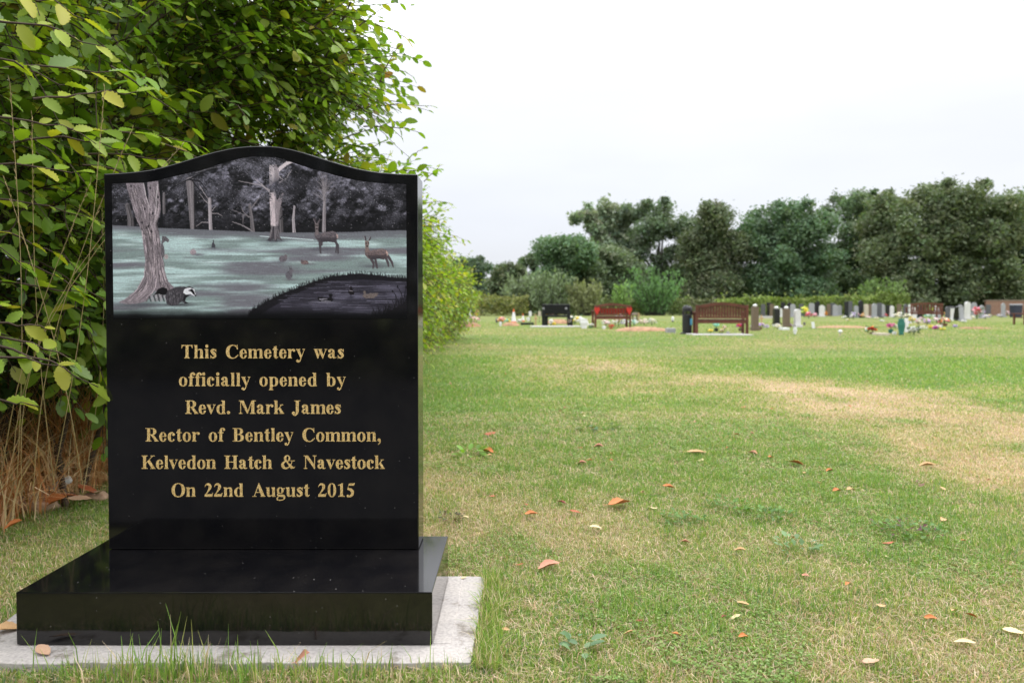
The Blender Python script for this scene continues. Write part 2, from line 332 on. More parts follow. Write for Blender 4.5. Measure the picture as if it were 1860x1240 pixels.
def paint_picture():
    rg = np.random.default_rng(5)
    H, W = PH, PW
    X, Y = np.meshgrid(PX0 + (np.arange(W) + .5) * PK, PY0 + (np.arange(H) + .5) * PK)
    fbm = lambda s, r=1.: sum(vnoise(H, W, s * r / 2 ** k, s / 2 ** k, rg) * .5 ** (k + 1) for k in range(4)) / .94
    sst = lambda a, b, v: np.clip((v - a) / (b - a), 0, 1) ** 2 * (3 - 2 * np.clip((v - a) / (b - a), 0, 1))
    img = np.zeros((H, W, 3))
    def box(x0, y0, x1, y1, m=6):
        return (max(0, int((y0 - PY0 - m) / PK)), min(H, int((y1 - PY0 + m) / PK) + 1), max(0, int((x0 - PX0 - m) / PK)), min(W, int((x1 - PX0 + m) / PK) + 1))
    def mix(sl, m, col):
        a, b, c, d = sl
        if b > a and d > c: img[a:b, c:d] += m[..., None] * (np.asarray(col) / 255. - img[a:b, c:d])
    def stroke(pts, w0, w1, col, al=1.):
        n = len(pts) - 1
        for i in range(n):
            (ax, ay), (bx, by) = pts[i], pts[i + 1]
            wa, wb = w0 + (w1 - w0) * i / n, w0 + (w1 - w0) * (i + 1) / n
            m = max(wa, wb) + 4
            sl = box(min(ax, bx), min(ay, by), max(ax, bx), max(ay, by), m)
            a, b, c, d = sl
            if b <= a or d <= c: continue
            x, y = X[a:b, c:d], Y[a:b, c:d]
            dx, dy = bx - ax, by - ay
            t = np.clip(((x - ax) * dx + (y - ay) * dy) / (dx * dx + dy * dy + 1e-6), 0, 1)
            dist = np.hypot(x - ax - t * dx, y - ay - t * dy)
            mix(sl, np.clip((wa + (wb - wa) * t) / 2 / PK - dist / PK + .5, 0, 1) * al * np.minimum(1, (wa + wb) / 2 / PK + .25), col)
    def poly(pts, col, al=1., tex=0):
        p = np.array(pts, float)
        sl = box(p[:, 0].min(), p[:, 1].min(), p[:, 0].max(), p[:, 1].max())
        a, b, c, d = sl
        if b <= a or d <= c: return
        m = np.zeros((b - a, d - c))
        for ox, oy in ((-.25, -.25), (.25, -.25), (-.25, .25), (.25, .25)):
            x, y = X[a:b, c:d] + ox * PK, Y[a:b, c:d] + oy * PK
            ins = np.zeros(x.shape, bool)
            for i in range(len(p)):
                (ax, ay), (bx, by) = p[i], p[(i + 1) % len(p)]
                if ay != by: ins ^= ((ay > y) != (by > y)) & (x < (bx - ax) * (y - ay) / (by - ay) + ax)
            m += ins * .25
        cc = np.asarray(col, float)
        if tex:
            cc = cc + (rg.random((b - a, d - c, 1)) - .5) * tex
            img[a:b, c:d] += (m * al)[..., None] * (cc / 255. - img[a:b, c:d])
        else: mix(sl, m * al, col)
    def ell(cx, cy, rx, ry, col, al=1., tex=0, rot=0):
        t = np.linspace(0, 2 * np.pi, 20)[:-1]; ca, sa = math.cos(rot), math.sin(rot)
        poly([(cx + rx * math.cos(k) * ca - ry * math.sin(k) * sa, cy + rx * math.cos(k) * sa + ry * math.sin(k) * ca) for k in t], col, al, tex)
    def soft(cx, cy, rx, ry, col, al):
        sl = box(cx - rx * 2, cy - ry * 2, cx + rx * 2, cy + ry * 2)
        a, b, c, d = sl
        if b > a and d > c: mix(sl, np.exp(-((X[a:b, c:d] - cx) / rx) ** 2 - ((Y[a:b, c:d] - cy) / ry) ** 2) * al, col)
    # forest: dark ground with stippled lighter crowns
    n = fbm(46) * .5 + fbm(14) * .5
    lum = 17 + 62 * sst(.47, .6, n) * sst(540, 300, Y) + 8 * fbm(120)
    f2 = fbm(26) * .55 + fbm(9) * .45
    em = f2 - np.roll(f2, 3, 0) * .6 - np.roll(np.roll(f2, 3, 0), 2, 1) * .4     # leaf masses catch the light on their upper side
    lum = np.clip(lum + (em * 420 + 18 * (f2 > .53)) * (.35 + .65 * sst(.4, .6, n)) * sst(545, 380, Y), 12, 150)
    img[:] = (lum[..., None] * np.array([1., .97, 1.08])) / 255.
    blobs = [(150, 300, 90, 80), (130, 370, 60, 60), (440, 290, 80, 75), (560, 260, 90, 70), (690, 250, 90, 50), (620, 300, 60, 80), (810, 300, 55, 90), (830, 160, 85, 85), (790, 140, 60, 80), (940, 135, 70, 95),
             (880, 190, 60, 75), (700, 300, 70, 55), (1030, 330, 60, 70), (1060, 260, 60, 50), (1130, 380, 50, 60), (1100, 440, 40, 50), (1180, 260, 80, 50), (1280, 230, 80, 60), (1350, 310, 70, 45), (1440, 260, 70, 70), (1540, 280, 90, 85), (1620, 300, 70, 55),
             (1565, 390, 36, 110), (1500, 350, 60, 60), (1340, 410, 60, 65), (1310, 460, 40, 45), (1640, 430, 50, 60), (1600, 470, 60, 50), (480, 220, 60, 75), (960, 380, 50, 40), (700, 440, 70, 35), (1230, 350, 60, 55), (1660, 370, 40, 70), (540, 440, 50, 40), (780, 350, 60, 60)]
    for cx, cy, r, br in blobs:
        soft(cx, cy, r * .75, r * .55, (br + 12, br + 10, br + 18), .28)
        for _ in range(int(r * 3.2)):
            a, q = rg.random() * 6.28, abs(rg.normal(0, .42)) * r
            x, y = cx + q * math.cos(a) * 1.2, cy + q * math.sin(a) * .75
            v = br * (.4 + rg.random() * .95) + 12
            stroke([(x, y), (x + rg.normal(0, 4), y + rg.normal(0, 3))], 3 + rg.random() * 3.5, 2.2, (v, v * .97, v * 1.07), .7)
    for _ in range(900):
        x, y = rg.uniform(80, 1700), rg.uniform(120, 505)
        if rg.random() < .35 + .65 * n[int((y - PY0) / PK) - 1, int((x - PX0) / PK) - 1]:
            v = rg.uniform(95, 190); stroke([(x, y), (x + 1.5, y + 1)], 2.6, 2.6, (v, v * .97, v), .8)
    bark = lambda b: (b, b * .93, b * .95)
    def trunk(pts, w0, w1, b, streaks=8):
        stroke(pts, w0, w1, bark(b))
        stroke([(x + w0 * .3, y) for x, y in pts], w0 * .42, w1 * .42, bark(b * .5), .7)
        for _ in range(streaks):
            o, u = rg.uniform(-.42, .42), rg.uniform(.6, 1.3)
            q = [(x + o * (w0 + (w1 - w0) * i / max(1, len(pts) - 1)) + rg.normal(0, 1), y) for i, (x, y) in enumerate(pts)]
            stroke(q, 2.5, 2.5, bark(b * u), .6)
    trunk([(160, 375), (177, 450), (178, 526)], 26, 36, 96); trunk([(362, 310), (360, 415)], 14, 18, 105)
    trunk([(508, 240), (512, 350), (517, 503)], 44, 22, 112, 12); trunk([(614, 340), (616, 430), (618, 512)], 15, 17, 160)
    for pts in ([(614, 372), (590, 350), (560, 310)], [(618, 420), (660, 420), (685, 436)], [(628, 405), (650, 378)], [(606, 470), (570, 468), (540, 492)], [(560, 270), (600, 330), (612, 345)]): stroke(pts, 6, 3, bark(140), .9)
    trunk([(835, 375), (845, 440), (852, 524)], 16, 24, 105); stroke([(850, 520), (800, 488), (740, 466)], 9, 4, bark(120))
    for pts in ([(840, 440), (810, 430), (740, 400)], [(830, 440), (800, 410), (790, 380)], [(800, 430), (798, 480)], [(845, 390), (890, 330), (910, 310)]): stroke(pts, 7, 3, bark(110), .9)
    trunk([(1005, 390), (1010, 530)], 22, 24, 90); trunk([(1082, 380), (1076, 450), (1080, 528)], 8, 16, 165, 3)
    stroke([(1060, 375), (1005, 450)], 5, 5, (24, 22, 26))
    # the pale central tree
    poly([(946, 150), (985, 150), (998, 185), (1000, 230), (960, 265), (946, 262)], (176, 163, 165)); poly([(985, 175), (1040, 132), (1085, 134), (1040, 155), (1000, 190)], (186, 172, 174))
    poly([(946, 305), (975, 300), (985, 350), (1005, 320), (1028, 300), (1012, 360), (996, 420), (992, 500), (954, 500), (950, 420)], (184, 166, 168))
    poly([(974, 300), (985, 350), (1005, 320), (1028, 300), (1012, 360), (996, 420), (992, 500), (978, 500), (976, 400)], (104, 94, 98), .75); poly([(972, 150), (985, 150), (998, 185), (1000, 230), (972, 258)], (108, 98, 102), .7)
    for _ in range(90):
        x = rg.uniform(950, 992); y = rg.uniform(150, 470); stroke([(x, y), (x + rg.normal(0, 3), y + 34)], 2.5, 2, bark(rg.uniform(90, 205)), .5)
    soft(985, 265, 42, 34, (58, 56, 64), .95)
    for _ in range(90):
        x, y, v = rg.normal(985, 32), rg.normal(262, 26), rg.uniform(45, 120); stroke([(x, y), (x + 4, y + 3)], 5, 3, (v, v * .97, v * 1.08), .8)
    for pts in ([(948, 305), (905, 260), (862, 226)], [(946, 292), (900, 265), (775, 240)], [(1000, 250), (1040, 225), (1055, 195)], [(1000, 215), (1030, 240), (1070, 180)]): stroke(pts, 8, 3, bark(150), .9)
    for cx, cy, r_, b_ in ((960, 130, 50, 95), (1030, 330, 34, 90), (925, 330, 30, 70), (1035, 240, 34, 80), (900, 200, 44, 84)):
        for _ in range(150):
            x, y = rg.normal(cx, r_ * .55), rg.normal(cy, r_ * .4); v = rg.uniform(.35, 1.25) * b_
            stroke([(x, y), (x + 4, y + 2)], 4, 2.4, (v, v * .97, v * 1.05), .75)
    # the bare fine-twigged tree
    trunk([(1248, 330), (1246, 420), (1244, 520)], 12, 20, 135, 5)
    for _ in range(60):
        a = rg.normal(-1.57, .62); x, y, l = 1248 + rg.normal(0, 3), rg.uniform(260, 360), rg.uniform(50, 120)
        xm, ym = x + math.cos(a) * l * .5, y + math.sin(a) * l * .5
        stroke([(x, y), (xm, ym), (xm + math.cos(a + rg.normal(0, .4)) * l * .5, ym + math.sin(a) * l * .5)], 3.2, 1.2, bark(rg.uniform(95, 150)), .6)
    # meadow with streaks
    hz = np.interp(X, [75, 340, 520, 800, 1000, 1240, 1400, 1560, 1702], [484, 500, 506, 518, 526, 524, 522, 514, 513])
    st = .6 * vnoise(H, W, 9, 130, rg) + .4 * vnoise(H, W, 4, 60, rg)
    grain = (rg.random((H, W)) - .5) * 9
    big = vnoise(H, W, 16, 150, rg)
    base = np.stack([116 + grain, 132 + grain, 128 + grain], -1)
    lightc, darkc = np.array([166, 190, 187]), np.array([101, 99, 106])
    lg = (sst(.38, .7, st) * .92)[..., None]; dk = (sst(.46, .8, big * .75 + .25 * vnoise(H, W, 5, 70, rg)) * .95)[..., None]
    mead = base * (1 - lg) + lightc * lg; mead = mead * (1 - dk) + darkc * dk
    top = sst(0, 55, Y - hz)[..., None]
    mead = np.array([96, 96, 102]) * (1 - top) + mead * top
    m = sst(-2, 3, Y - hz)[..., None]
    img[:] = img * (1 - m) + mead / 255. * m
    stroke([(890, 546), (960, 550)], 3, 5, (196, 212, 212)); stroke([(1000, 552), (1100, 560), (1185, 566)], 6, 4, (196, 212, 212), .9)
    for x0, x1, y in ((80, 190, 538), (430, 560, 560), (1200, 1290, 650), (340, 430, 720), (90, 230, 592), (90, 250, 680), (700, 800, 560), (560, 700, 690), (380, 560, 770), (1080, 1200, 690), (1480, 1560, 590)): soft((x0 + x1) / 2, y, (x1 - x0) * .45, 7, (186, 204, 202), .7)
    for _ in range(1500):
        x, y = rg.uniform(76, 1690), rg.uniform(520, 985)
        if y < 540 and rg.random() < .6: continue
        l = rg.uniform(15, 90); v = rg.choice([92, 108, 140, 176], p=[.35, .25, .2, .2]); q = v > 130
        stroke([(x, y), (min(x + l, 1700), y + rg.normal(0, 1.5))], rg.uniform(1.5, 3.5), 1.5, (v * (.9 if q else 1), v * (1.03 if q else .98), v * (1. if q else 1.04)), rg.uniform(.15, .45))
    # central tree foot
    soft(972, 572, 70, 9, (60, 60, 66), .9)
    poly([(954, 490), (992, 490), (1000, 545), (1016, 572), (988, 560), (978, 578), (966, 560), (948, 576), (930, 570), (948, 540)], (62, 57, 62))
    for k in range(26): x = rg.uniform(950, 996); stroke([(x, rg.uniform(480, 520)), (x + (x - 972) * .6, rg.uniform(545, 574))], 3, 2, bark(rg.uniform(40, 150)), .7)
    for a in ((1130, 576), (1160, 590)): soft(a[0] + 60, a[1], 90, 5, (92, 90, 98), .5)
    # the big left tree
    T = [(152, 252), (245, 250), (268, 300), (282, 330), (270, 260), (272, 248), (332, 240), (338, 310), (344, 400), (322, 480), (340, 560), (352, 660), (362, 740), (384, 800), (415, 832), (360, 860), (300, 850), (262, 905), (200, 920), (150, 922), (105, 912), (150, 888), (205, 840), (246, 770), (254, 680), (244, 590), (238, 520), (205, 440), (182, 360)]
    soft(240, 925, 160, 14, (72, 72, 78), .8)
    poly(T, (120, 108, 113), 1, 36)
    def edge(y, side):
        xs = [p for p in T]
        L = [(152, 252), (182, 360), (205, 440), (238, 520), (244, 590), (254, 680), (246, 770), (205, 840), (150, 888), (110, 915)]
        R = [(335, 240), (340, 310), (344, 400), (322, 480), (340, 560), (352, 660), (362, 740), (384, 800), (400, 840), (330, 915)]
        q = R if side else L
        return float(np.interp(y, [p[1] for p in q], [p[0] for p in q]))
    for _ in range(520):
        y = rg.uniform(255, 880); l = rg.uniform(20, 90); u = rg.beta(1.1, 1.1)
        pts = []
        for k in range(4):
            yy = min(y + l * k / 3, 905); a, b = edge(yy, 0), edge(yy, 1)
            pts.append((a + (b - a) * u + rg.normal(0, 1.6), yy))
        if y < 330 and 236 < pts[0][0] < 280: continue
        v = rg.choice([52, 70, 90, 150, 182, 205], p=[.16, .18, .2, .2, .16, .1]) * rg.uniform(.9, 1.1)
        stroke(pts, rg.uniform(2, 5), 2, (v, v * .9, v * .92), .6)
    for x, y in ((182, 268), (255, 395), (262, 500), (275, 490), (288, 280), (300, 420), (240, 470), (330, 330), (292, 520)): ell(x, y, 5, 8, (34, 30, 34), .8)
    poly([(246, 246), (272, 246), (276, 330), (284, 400), (272, 340), (258, 300)], (30, 28, 32))
    stroke([(330, 260), (322, 330), (316, 470)], 5, 3, (196, 184, 186), .8); stroke([(250, 255), (262, 320), (285, 390)], 6, 4, (196, 182, 184), .8)
    poly([(338, 300), (352, 300), (356, 495), (332, 495), (345, 400)], (20, 19, 22))
    # dark branch arch over the second trunk
    stroke([(400, 285), (450, 252), (500, 232), (560, 205), (600, 185), (660, 175)], 9, 4, (20, 19, 22)); stroke([(500, 232), (560, 240), (600, 290)], 8, 4, (22, 20, 24)); stroke([(520, 240), (560, 290), (590, 320)], 6, 3, (22, 20, 24)); stroke([(540, 195), (620, 170), (680, 160)], 5, 2, (120, 115, 120), .7); stroke([(430, 262), (500, 226), (560, 197)], 2.5, 2, (140, 134, 140), .6)
    # creatures
    def fur(cx, cy, rx, ry, cols, k, l=8):
        for _ in range(k):
            a, q = rg.random() * 6.28, math.sqrt(rg.random()); x, y = cx + math.cos(a) * q * rx, cy + math.sin(a) * q * ry
            stroke([(x, y), (x + rg.normal(2, 2), y + l * rg.uniform(.3, 1))], 2.4, 1.6, cols[rg.integers(len(cols))], .6)
    poly([(350, 545), (372, 548), (390, 566), (384, 580), (368, 572), (352, 585), (360, 610), (362, 650), (350, 672), (342, 640), (344, 590)], (84, 78, 82), 1, 50); ell(371, 660, 13, 15, (148, 136, 134), 1, 50)
    ell(521, 634, 18, 17, (146, 130, 134), 1, 60); soft(545, 648, 30, 7, (86, 82, 90), .8)
    poly([(621, 608), (624, 585), (630, 578), (628, 566), (638, 568), (638, 585), (645, 596), (643, 610)], (60, 58, 64)); soft(635, 612, 26, 4, (80, 78, 86), .8)
    ell(1016, 671, 23, 17, (92, 84, 90), 1, 50); ell(1032, 658, 9, 11, (98, 88, 92), 1, 50); soft(1000, 690, 40, 6, (84, 82, 90), .7)
    ell(1138, 692, 22, 12, (110, 88, 84), 1, 60); ell(1124, 684, 8, 8, (90, 76, 78)); soft(1160, 700, 40, 6, (90, 84, 92), .6)
    soft(1055, 786, 30, 6, (92, 88, 94), .8); ell(1050, 762, 20, 22, (86, 82, 88), 1, 44); ell(1062, 736, 11, 13, (92, 86, 92), 1, 40); stroke([(1058, 730), (1050, 712)], 5, 4, (70, 66, 72)); stroke([(1064, 728), (1062, 712)], 4, 3, (80, 74, 80))
    def deer(dx, dy, k, warm, legs):
        P = lambda pts: [(dx + x * k, dy + y * k) for x, y in pts]
        body = (84 + warm, 76 + warm * .4, 80)
        soft(dx + 55 * k, dy + 122 * k, 80 * k, 9 * k, (78, 77, 84), .8)
        for q in legs: stroke(P(q), 16 * k, 9 * k, (68 + warm * .3, 62, 66))
        poly(P([(14, 20), (2, 38), (6, 58), (24, 80), (34, 84), (80, 80), (112, 86), (132, 66), (136, 46), (124, 30), (104, 22), (60, 30), (34, 36), (28, 22)]), body, 1, 34)
        poly(P([(8, -22), (28, -22), (30, -4), (26, 14), (30, 40), (10, 44), (8, 10), (6, -8)]), (104 + warm, 92 + warm * .5, 92), 1, 30)
        for q in ([(9, -20), (-2, -46), (10, -50), (16, -28)], [(24, -22), (34, -44), (42, -42), (32, -20)]): poly(P(q), (62, 54, 58)); stroke(P([q[0], q[1]]), 2.5, 2, (150, 136, 140), .8)
        ell(dx + 13 * k, dy - 8 * k, 3 * k, 4 * k, (20, 18, 20)); ell(dx + 25 * k, dy - 8 * k, 3 * k, 4 * k, (20, 18, 20)); ell(dx + 18 * k, dy + 10 * k, 5 * k, 4 * k, (24, 20, 22))
        poly(P([(124, 34), (136, 44), (136, 60), (128, 64), (124, 50)]), (196, 160 - warm * .2, 150 - warm * .6), .8)
        poly(P([(20, 62), (60, 58), (110, 60), (132, 50), (128, 70), (112, 86), (80, 80), (34, 84)]), (46, 42, 46), .55); poly(P([(34, 36), (60, 30), (104, 22), (124, 30), (100, 34), (60, 42)]), (120 + warm, 108 + warm * .5, 110), .45)
        fur(dx + 76 * k, dy + 40 * k, 50 * k, 16 * k, [(120 + warm, 104 + warm * .4, 104), (62, 56, 60), (96, 88, 94)], 120, 7 * k)
        poly(P([(40, 70), (80, 68), (110, 76), (80, 82), (40, 84)]), (54, 49, 54), .7)
    deer(1188, 495, 1.0, 0, ([(34, 70), (36, 110), (38, 142)], [(44, 72), (44, 100)], [(118, 66), (128, 100), (122, 140)], [(110, 70), (134, 100), (136, 144)]))
    deer(1466, 592, .98, 13, ([(40, 80), (54, 110), (50, 132)], [(62, 76), (70, 110), (74, 132)], [(122, 70), (134, 100), (138, 122)], [(136, 66), (156, 100), (164, 124)]))
    # badger and its sett
    poly([(300, 872), (325, 838), (350, 828), (375, 836), (380, 860), (360, 872), (330, 866)], (22, 20, 22))
    for k in range(8): stroke([(276 + k * 12, 872 + abs(k - 4) * 2), (284 + k * 12, 905)], 9, 6, ((60, 57, 62), (150, 142, 146))[k % 2], .9)
    soft(440, 926, 70, 8, (56, 56, 60), .9)
    poly([(362, 880), (380, 846), (420, 828), (468, 824), (500, 834), (470, 868), (468, 900), (494, 918), (470, 920), (455, 905), (430, 926), (400, 932), (372, 920)], (60, 56, 60))
    fur(420, 880, 50, 40, [(36, 34, 38), (96, 91, 96), (128, 122, 126), (46, 43, 47)], 240, 14)
    poly([(462, 858), (470, 838), (500, 826), (522, 836), (536, 874), (528, 880), (505, 866), (480, 870)], (206, 202, 206)); poly([(490, 846), (512, 836), (528, 860), (532, 876), (520, 868), (505, 852)], (22, 20, 22)); stroke([(470, 836), (500, 826), (520, 836)], 6, 4, (30, 28, 31)); ell(531, 874, 6, 5, (30, 27, 30)); poly([(470, 868), (500, 872), (480, 886), (470, 920), (492, 918), (460, 900)], (26, 24, 27))
    # pond
    bank = [(820, 985), (860, 945), (930, 905), (1000, 868), (1100, 830), (1180, 800), (1260, 775), (1340, 762), (1440, 752), (1540, 762), (1620, 774), (1702, 778)]
    poly(bank + [(1702, 1010), (820, 1010)], (26, 24, 28))
    inner = [(880, 985), (960, 935), (1050, 880), (1180, 826), (1300, 796), (1440, 786), (1560, 790), (1702, 800), (1702, 1010), (860, 1010)]
    poly(inner, (44, 41, 50))
    for _ in range(330):
        x, y = rg.uniform(930, 1690), rg.uniform(796, 985)
        if x < np.interp(y, [796, 830, 880, 935, 985], [1240, 1130, 1010, 930, 880]): continue
        l = rg.uniform(30, 160); v = rg.choice([30, 66, 96, 128], p=[.34, .28, .24, .14]); stroke([(x, y), (min(x + l, 1700), y + rg.normal(0, 1))], rg.uniform(2, 5), 2, (v, v * .96, v * 1.12), .55)
    for cx, cy, rx, v in ((1400, 880, 150, 110), (1600, 830, 90, 104), (1480, 960, 140, 104), (1250, 930, 120, 80), (1640, 870, 50, 112)): soft(cx, cy, rx, 16, (v, v * .96, v * 1.14), .55)
    for i in range(420):
        t = rg.random() * (len(bank) - 1); k = int(t); f = t - k
        x, y = bank[k][0] * (1 - f) + bank[k + 1][0] * f, bank[k][1] * (1 - f) + bank[k + 1][1] * f
        stroke([(x, y + rg.uniform(0, 22)), (x + rg.normal(0, 6), y - rg.uniform(0, 20))], 3.4, 1.4, (24, 22, 25), .9)
    for i in range(120):
        x = rg.uniform(1500, 1702); y = np.interp(x, [1500, 1600, 1702], [1000, 950, 900]) + rg.uniform(0, 60)
        stroke([(x, y), (x + rg.normal(8, 10), y - rg.uniform(20, 60))], 4, 1.6, (24, 22, 25), .95)
    poly([(1500, 1006), (1600, 962), (1702, 905), (1702, 1006)], (24, 22, 25))
    for pts in ([(1660, 930), (1640, 870), (1622, 846)], [(1690, 930), (1670, 860), (1650, 822)], [(1680, 930), (1690, 870), (1700, 820)], [(1600, 960), (1575, 925), (1550, 920)], [(1640, 950), (1620, 900)], [(1560, 975), (1545, 945)]): stroke(pts, 3.5, 3, (22, 20, 24)); 
    for x, y in ((1622, 850), (1651, 825), (1697, 828)): ell(x, y, 4, 8, (22, 20, 24))
    soft(1250, 912, 80, 6, (120, 116, 130), .7)
    poly([(1205, 890), (1212, 880), (1260, 888), (1274, 884), (1270, 868), (1284, 864), (1292, 872), (1286, 884), (1296, 898), (1286, 908), (1222, 908)], (24, 22, 25)); stroke([(1220, 894), (1262, 894)], 5, 3, (170, 164, 176), .9); stroke([(1228, 904), (1280, 906)], 4, 3, (150, 145, 156), .8)
    poly([(1376, 856), (1382, 844), (1388, 842), (1384, 828), (1394, 822), (1400, 832), (1402, 846), (1412, 856), (1408, 868), (1390, 872)], (26, 22, 25)); stroke([(1386, 848), (1400, 850)], 3, 3, (170, 160, 168)); soft(1394, 884, 16, 10, (44, 42, 52), .8)
    poly([(1456, 878), (1462, 866), (1460, 852), (1470, 846), (1478, 856), (1476, 866), (1500, 862), (1546, 860), (1538, 876), (1520, 888), (1474, 890)], (98, 86, 82), 1, 40); soft(1500, 896, 46, 5, (40, 38, 46), .8)
    grey = img.mean(2, keepdims=True); img[:] = grey + (img - grey) * .85
    img[:] *= 1 + (rg.random((H, W, 1)) - .5) * .16
    # grain, fade to the bare stone at the bottom
    img[:] += (rg.random((H, W, 1)) - .5) * .03
    fade = sst(1000, 935, Y + (fbm(50) - .5) * 14)[..., None]
    img[:] = img * fade + np.array([.03, .03, .034]) * (1 - fade)
    return np.clip(img, 0, 1)
# ------------------------------------------------------------------ ground
RG = np.random.default_rng(11)
_ng = np.random.default_rng(77).random((256, 256))
def n2(x, y, s, o=0):
    """2-D value noise, cells of s metres"""
    x = np.asarray(x) / s + 37.3 + o * 19.7; y = np.asarray(y) / s + 11.9 + o * 7.3
    ix, iy = np.floor(x).astype(int), np.floor(y).astype(int)
    fx, fy = x - ix, y - iy
    fx, fy = fx * fx * (3 - 2 * fx), fy * fy * (3 - 2 * fy)
    g = lambda a, b: _ng[a % 256, b % 256]
    return (g(ix, iy) * (1 - fx) + g(ix + 1, iy) * fx) * (1 - fy) + (g(ix, iy + 1) * (1 - fx) + g(ix + 1, iy + 1) * fx) * fy
def gz(x, y):
    fade = np.clip((np.asarray(y) - 2) / 3, 0, 1)
    return GZ + (n2(x, y, .7) - .5) * .012 + (n2(x, y, 3.1, 1) - .5) * .05 * fade * np.clip((40 - np.asarray(y)) / 30, 0, 1)
DRY = [(1.95, 2.45, .36, .7, 1.0), (2.55, 3.9, .6, .8, .8), (2.45, 4.9, .6, .6, .75), (2.5, 5.8, .8, .5, .75), (1.9, 6.5, .7, .35, .35), (1.5, 1.3, .5, .22, .55), (-.02, 2.1, .35, .5, .4), (.6, 2.3, .3, .25, .3), (4.3, 4.3, .5, .6, .5), (.1, 7.5, 1.2, .5, .18), (.9, 9.0, 1.3, .5, .3), (3.5, 11, 2.2, .7, .4), (.5, 1.25, .3, .12, .3)]
LUSH = [(.9, 2.55, .45, .55, 1.3), (1.0, 3.3, .5, .5, 1.0), (1.1, 1.9, .3, .25, .5), (5.0, 7.5, 2.0, 1.6, .8), (3.5, 7.5, .9, .8, .5), (.05, 3.6, .5, .7, .4), (-.4, 6, .6, 2.5, .5), (2.0, 12, 1.8, 1.2, .4), (.6, 1.45, .25, .2, .4), (-1.3, 2.1, .35, .3, .5)]
def dryness(x, y):
    v = .37 + (n2(x, y, .55, 2) - .5) * .5 + (n2(x, y, 1.9, 3) - .5) * .5 + (n2(x, y, .16, 4) - .5) * .3
    br = .25 + 1.5 * np.clip(n2(x * 1.3, y, .5, 11) * .55 + n2(x, y, .2, 12) * .45 - .12, 0, 1)
    for cx, cy, rx, ry, a in DRY: v = v + a * br * np.exp(-((x - cx) / rx) ** 2 - ((y - cy) / ry) ** 2)
    for cx, cy, rx, ry, a in LUSH: v = v - a * np.exp(-((x - cx) / rx) ** 2 - ((y - cy) / ry) ** 2)
    far = n2(x, y, 2.2, 5) * .6 + n2(x / 3, y, 1.3, 6) * .5
    v = np.where(np.asarray(y) > 9, v * .45 + .55 * (far * .8 - .22), v)
    return np.clip(v, 0, 1)
C_GREEN, C_MIX, C_DRY = np.array([.13, .2, .055]), np.array([.225, .22, .08]), np.array([.42, .3, .2])
def lawn_col(x, y):
    d = dryness(x, y)[..., None]
    return np.where(d < .5, C_GREEN + (C_MIX - C_GREEN) * d * 2, C_MIX + (C_DRY - C_MIX) * (d - .5) * 2)
def axis(a): return np.unique(np.round(np.concatenate(a), 4))
gx = axis([np.arange(-900, -40, 60), np.arange(-40, -6, 2.), np.arange(-6, -2, .25), np.arange(-2, 6, .05), np.arange(6, 20, .4), np.arange(20, 60, 2.), np.arange(60, 960, 60)])
gy = axis([np.arange(-60, -6, 6.), np.arange(-6, .6, .5), np.arange(.6, 6, .05), np.arange(6, 14, .12), np.arange(14, 40, .5), np.arange(40, 110, 3), np.arange(110, 1500, 90)])
GX, GY = np.meshgrid(gx, gy)
gv = np.stack([GX, GY, gz(GX, GY)], -1).reshape(-1, 3)
nx, ny = len(gx), len(gy)
ii = (np.arange(ny - 1)[:, None] * nx + np.arange(nx - 1)[None]).ravel()
gf = np.stack([ii, ii + 1, ii + nx + 1, ii + nx], 1)
gm, t, p = new_mat('lawn_soil')
a = t.nodes.new('ShaderNodeAttribute'); a.attribute_name = 'Col'
tcn = t.nodes.new('ShaderNodeTexCoord')
n1 = t.nodes.new('ShaderNodeTexNoise'); n1.inputs['Scale'].default_value = 55; n1.inputs['Detail'].default_value = 8; n1.inputs['Roughness'].default_value = .7
n3 = t.nodes.new('ShaderNodeTexNoise'); n3.inputs['Scale'].default_value = 1.6; n3.inputs['Detail'].default_value = 5
mpn = t.nodes.new('ShaderNodeMapping'); mpn.inputs['Scale'].default_value = (.35, 1, 1)
r1 = t.nodes.new('ShaderNodeMapRange'); r1.inputs[1].default_value = .3; r1.inputs[2].default_value = .7; r1.inputs[3].default_value = .62; r1.inputs[4].default_value = 1.3
r3 = t.nodes.new('ShaderNodeMapRange'); r3.inputs[1].default_value = .35; r3.inputs[2].default_value = .65; r3.inputs[3].default_value = .85; r3.inputs[4].default_value = 1.12
mu = t.nodes.new('ShaderNodeMath'); mu.operation = 'MULTIPLY'
vm = t.nodes.new('ShaderNodeVectorMath'); vm.operation = 'SCALE'
bp = t.nodes.new('ShaderNodeBump'); bp.inputs['Strength'].default_value = .6; bp.inputs['Distance'].default_value = .02
L = t.links.new
L(tcn.outputs['Object'], n1.inputs['Vector']); L(tcn.outputs['Object'], mpn.inputs[0]); L(mpn.outputs[0], n3.inputs['Vector'])
L(n1.outputs[0], r1.inputs[0]); L(n3.outputs[0], r3.inputs[0]); L(r1.outputs[0], mu.inputs[0]); L(r3.outputs[0], mu.inputs[1])
L(a.outputs['Color'], vm.inputs[0]); L(mu.outputs[0], vm.inputs['Scale']); L(vm.outputs[0], p.inputs['Base Color'])
L(n1.outputs[0], bp.inputs['Height']); L(bp.outputs[0], p.inputs['Normal'])
p.inputs['Roughness'].default_value = .95; p.inputs['Specular IOR Level'].default_value = .1
gcol = lawn_col(gv[:, 0], gv[:, 1]) * np.interp(gv[:, 1], [4, 12, 30], [1.0, .85, .9])[:, None]
tag(link('ground', np_mesh('ground', gv, gf, gcol, True), gm), kind='structure')

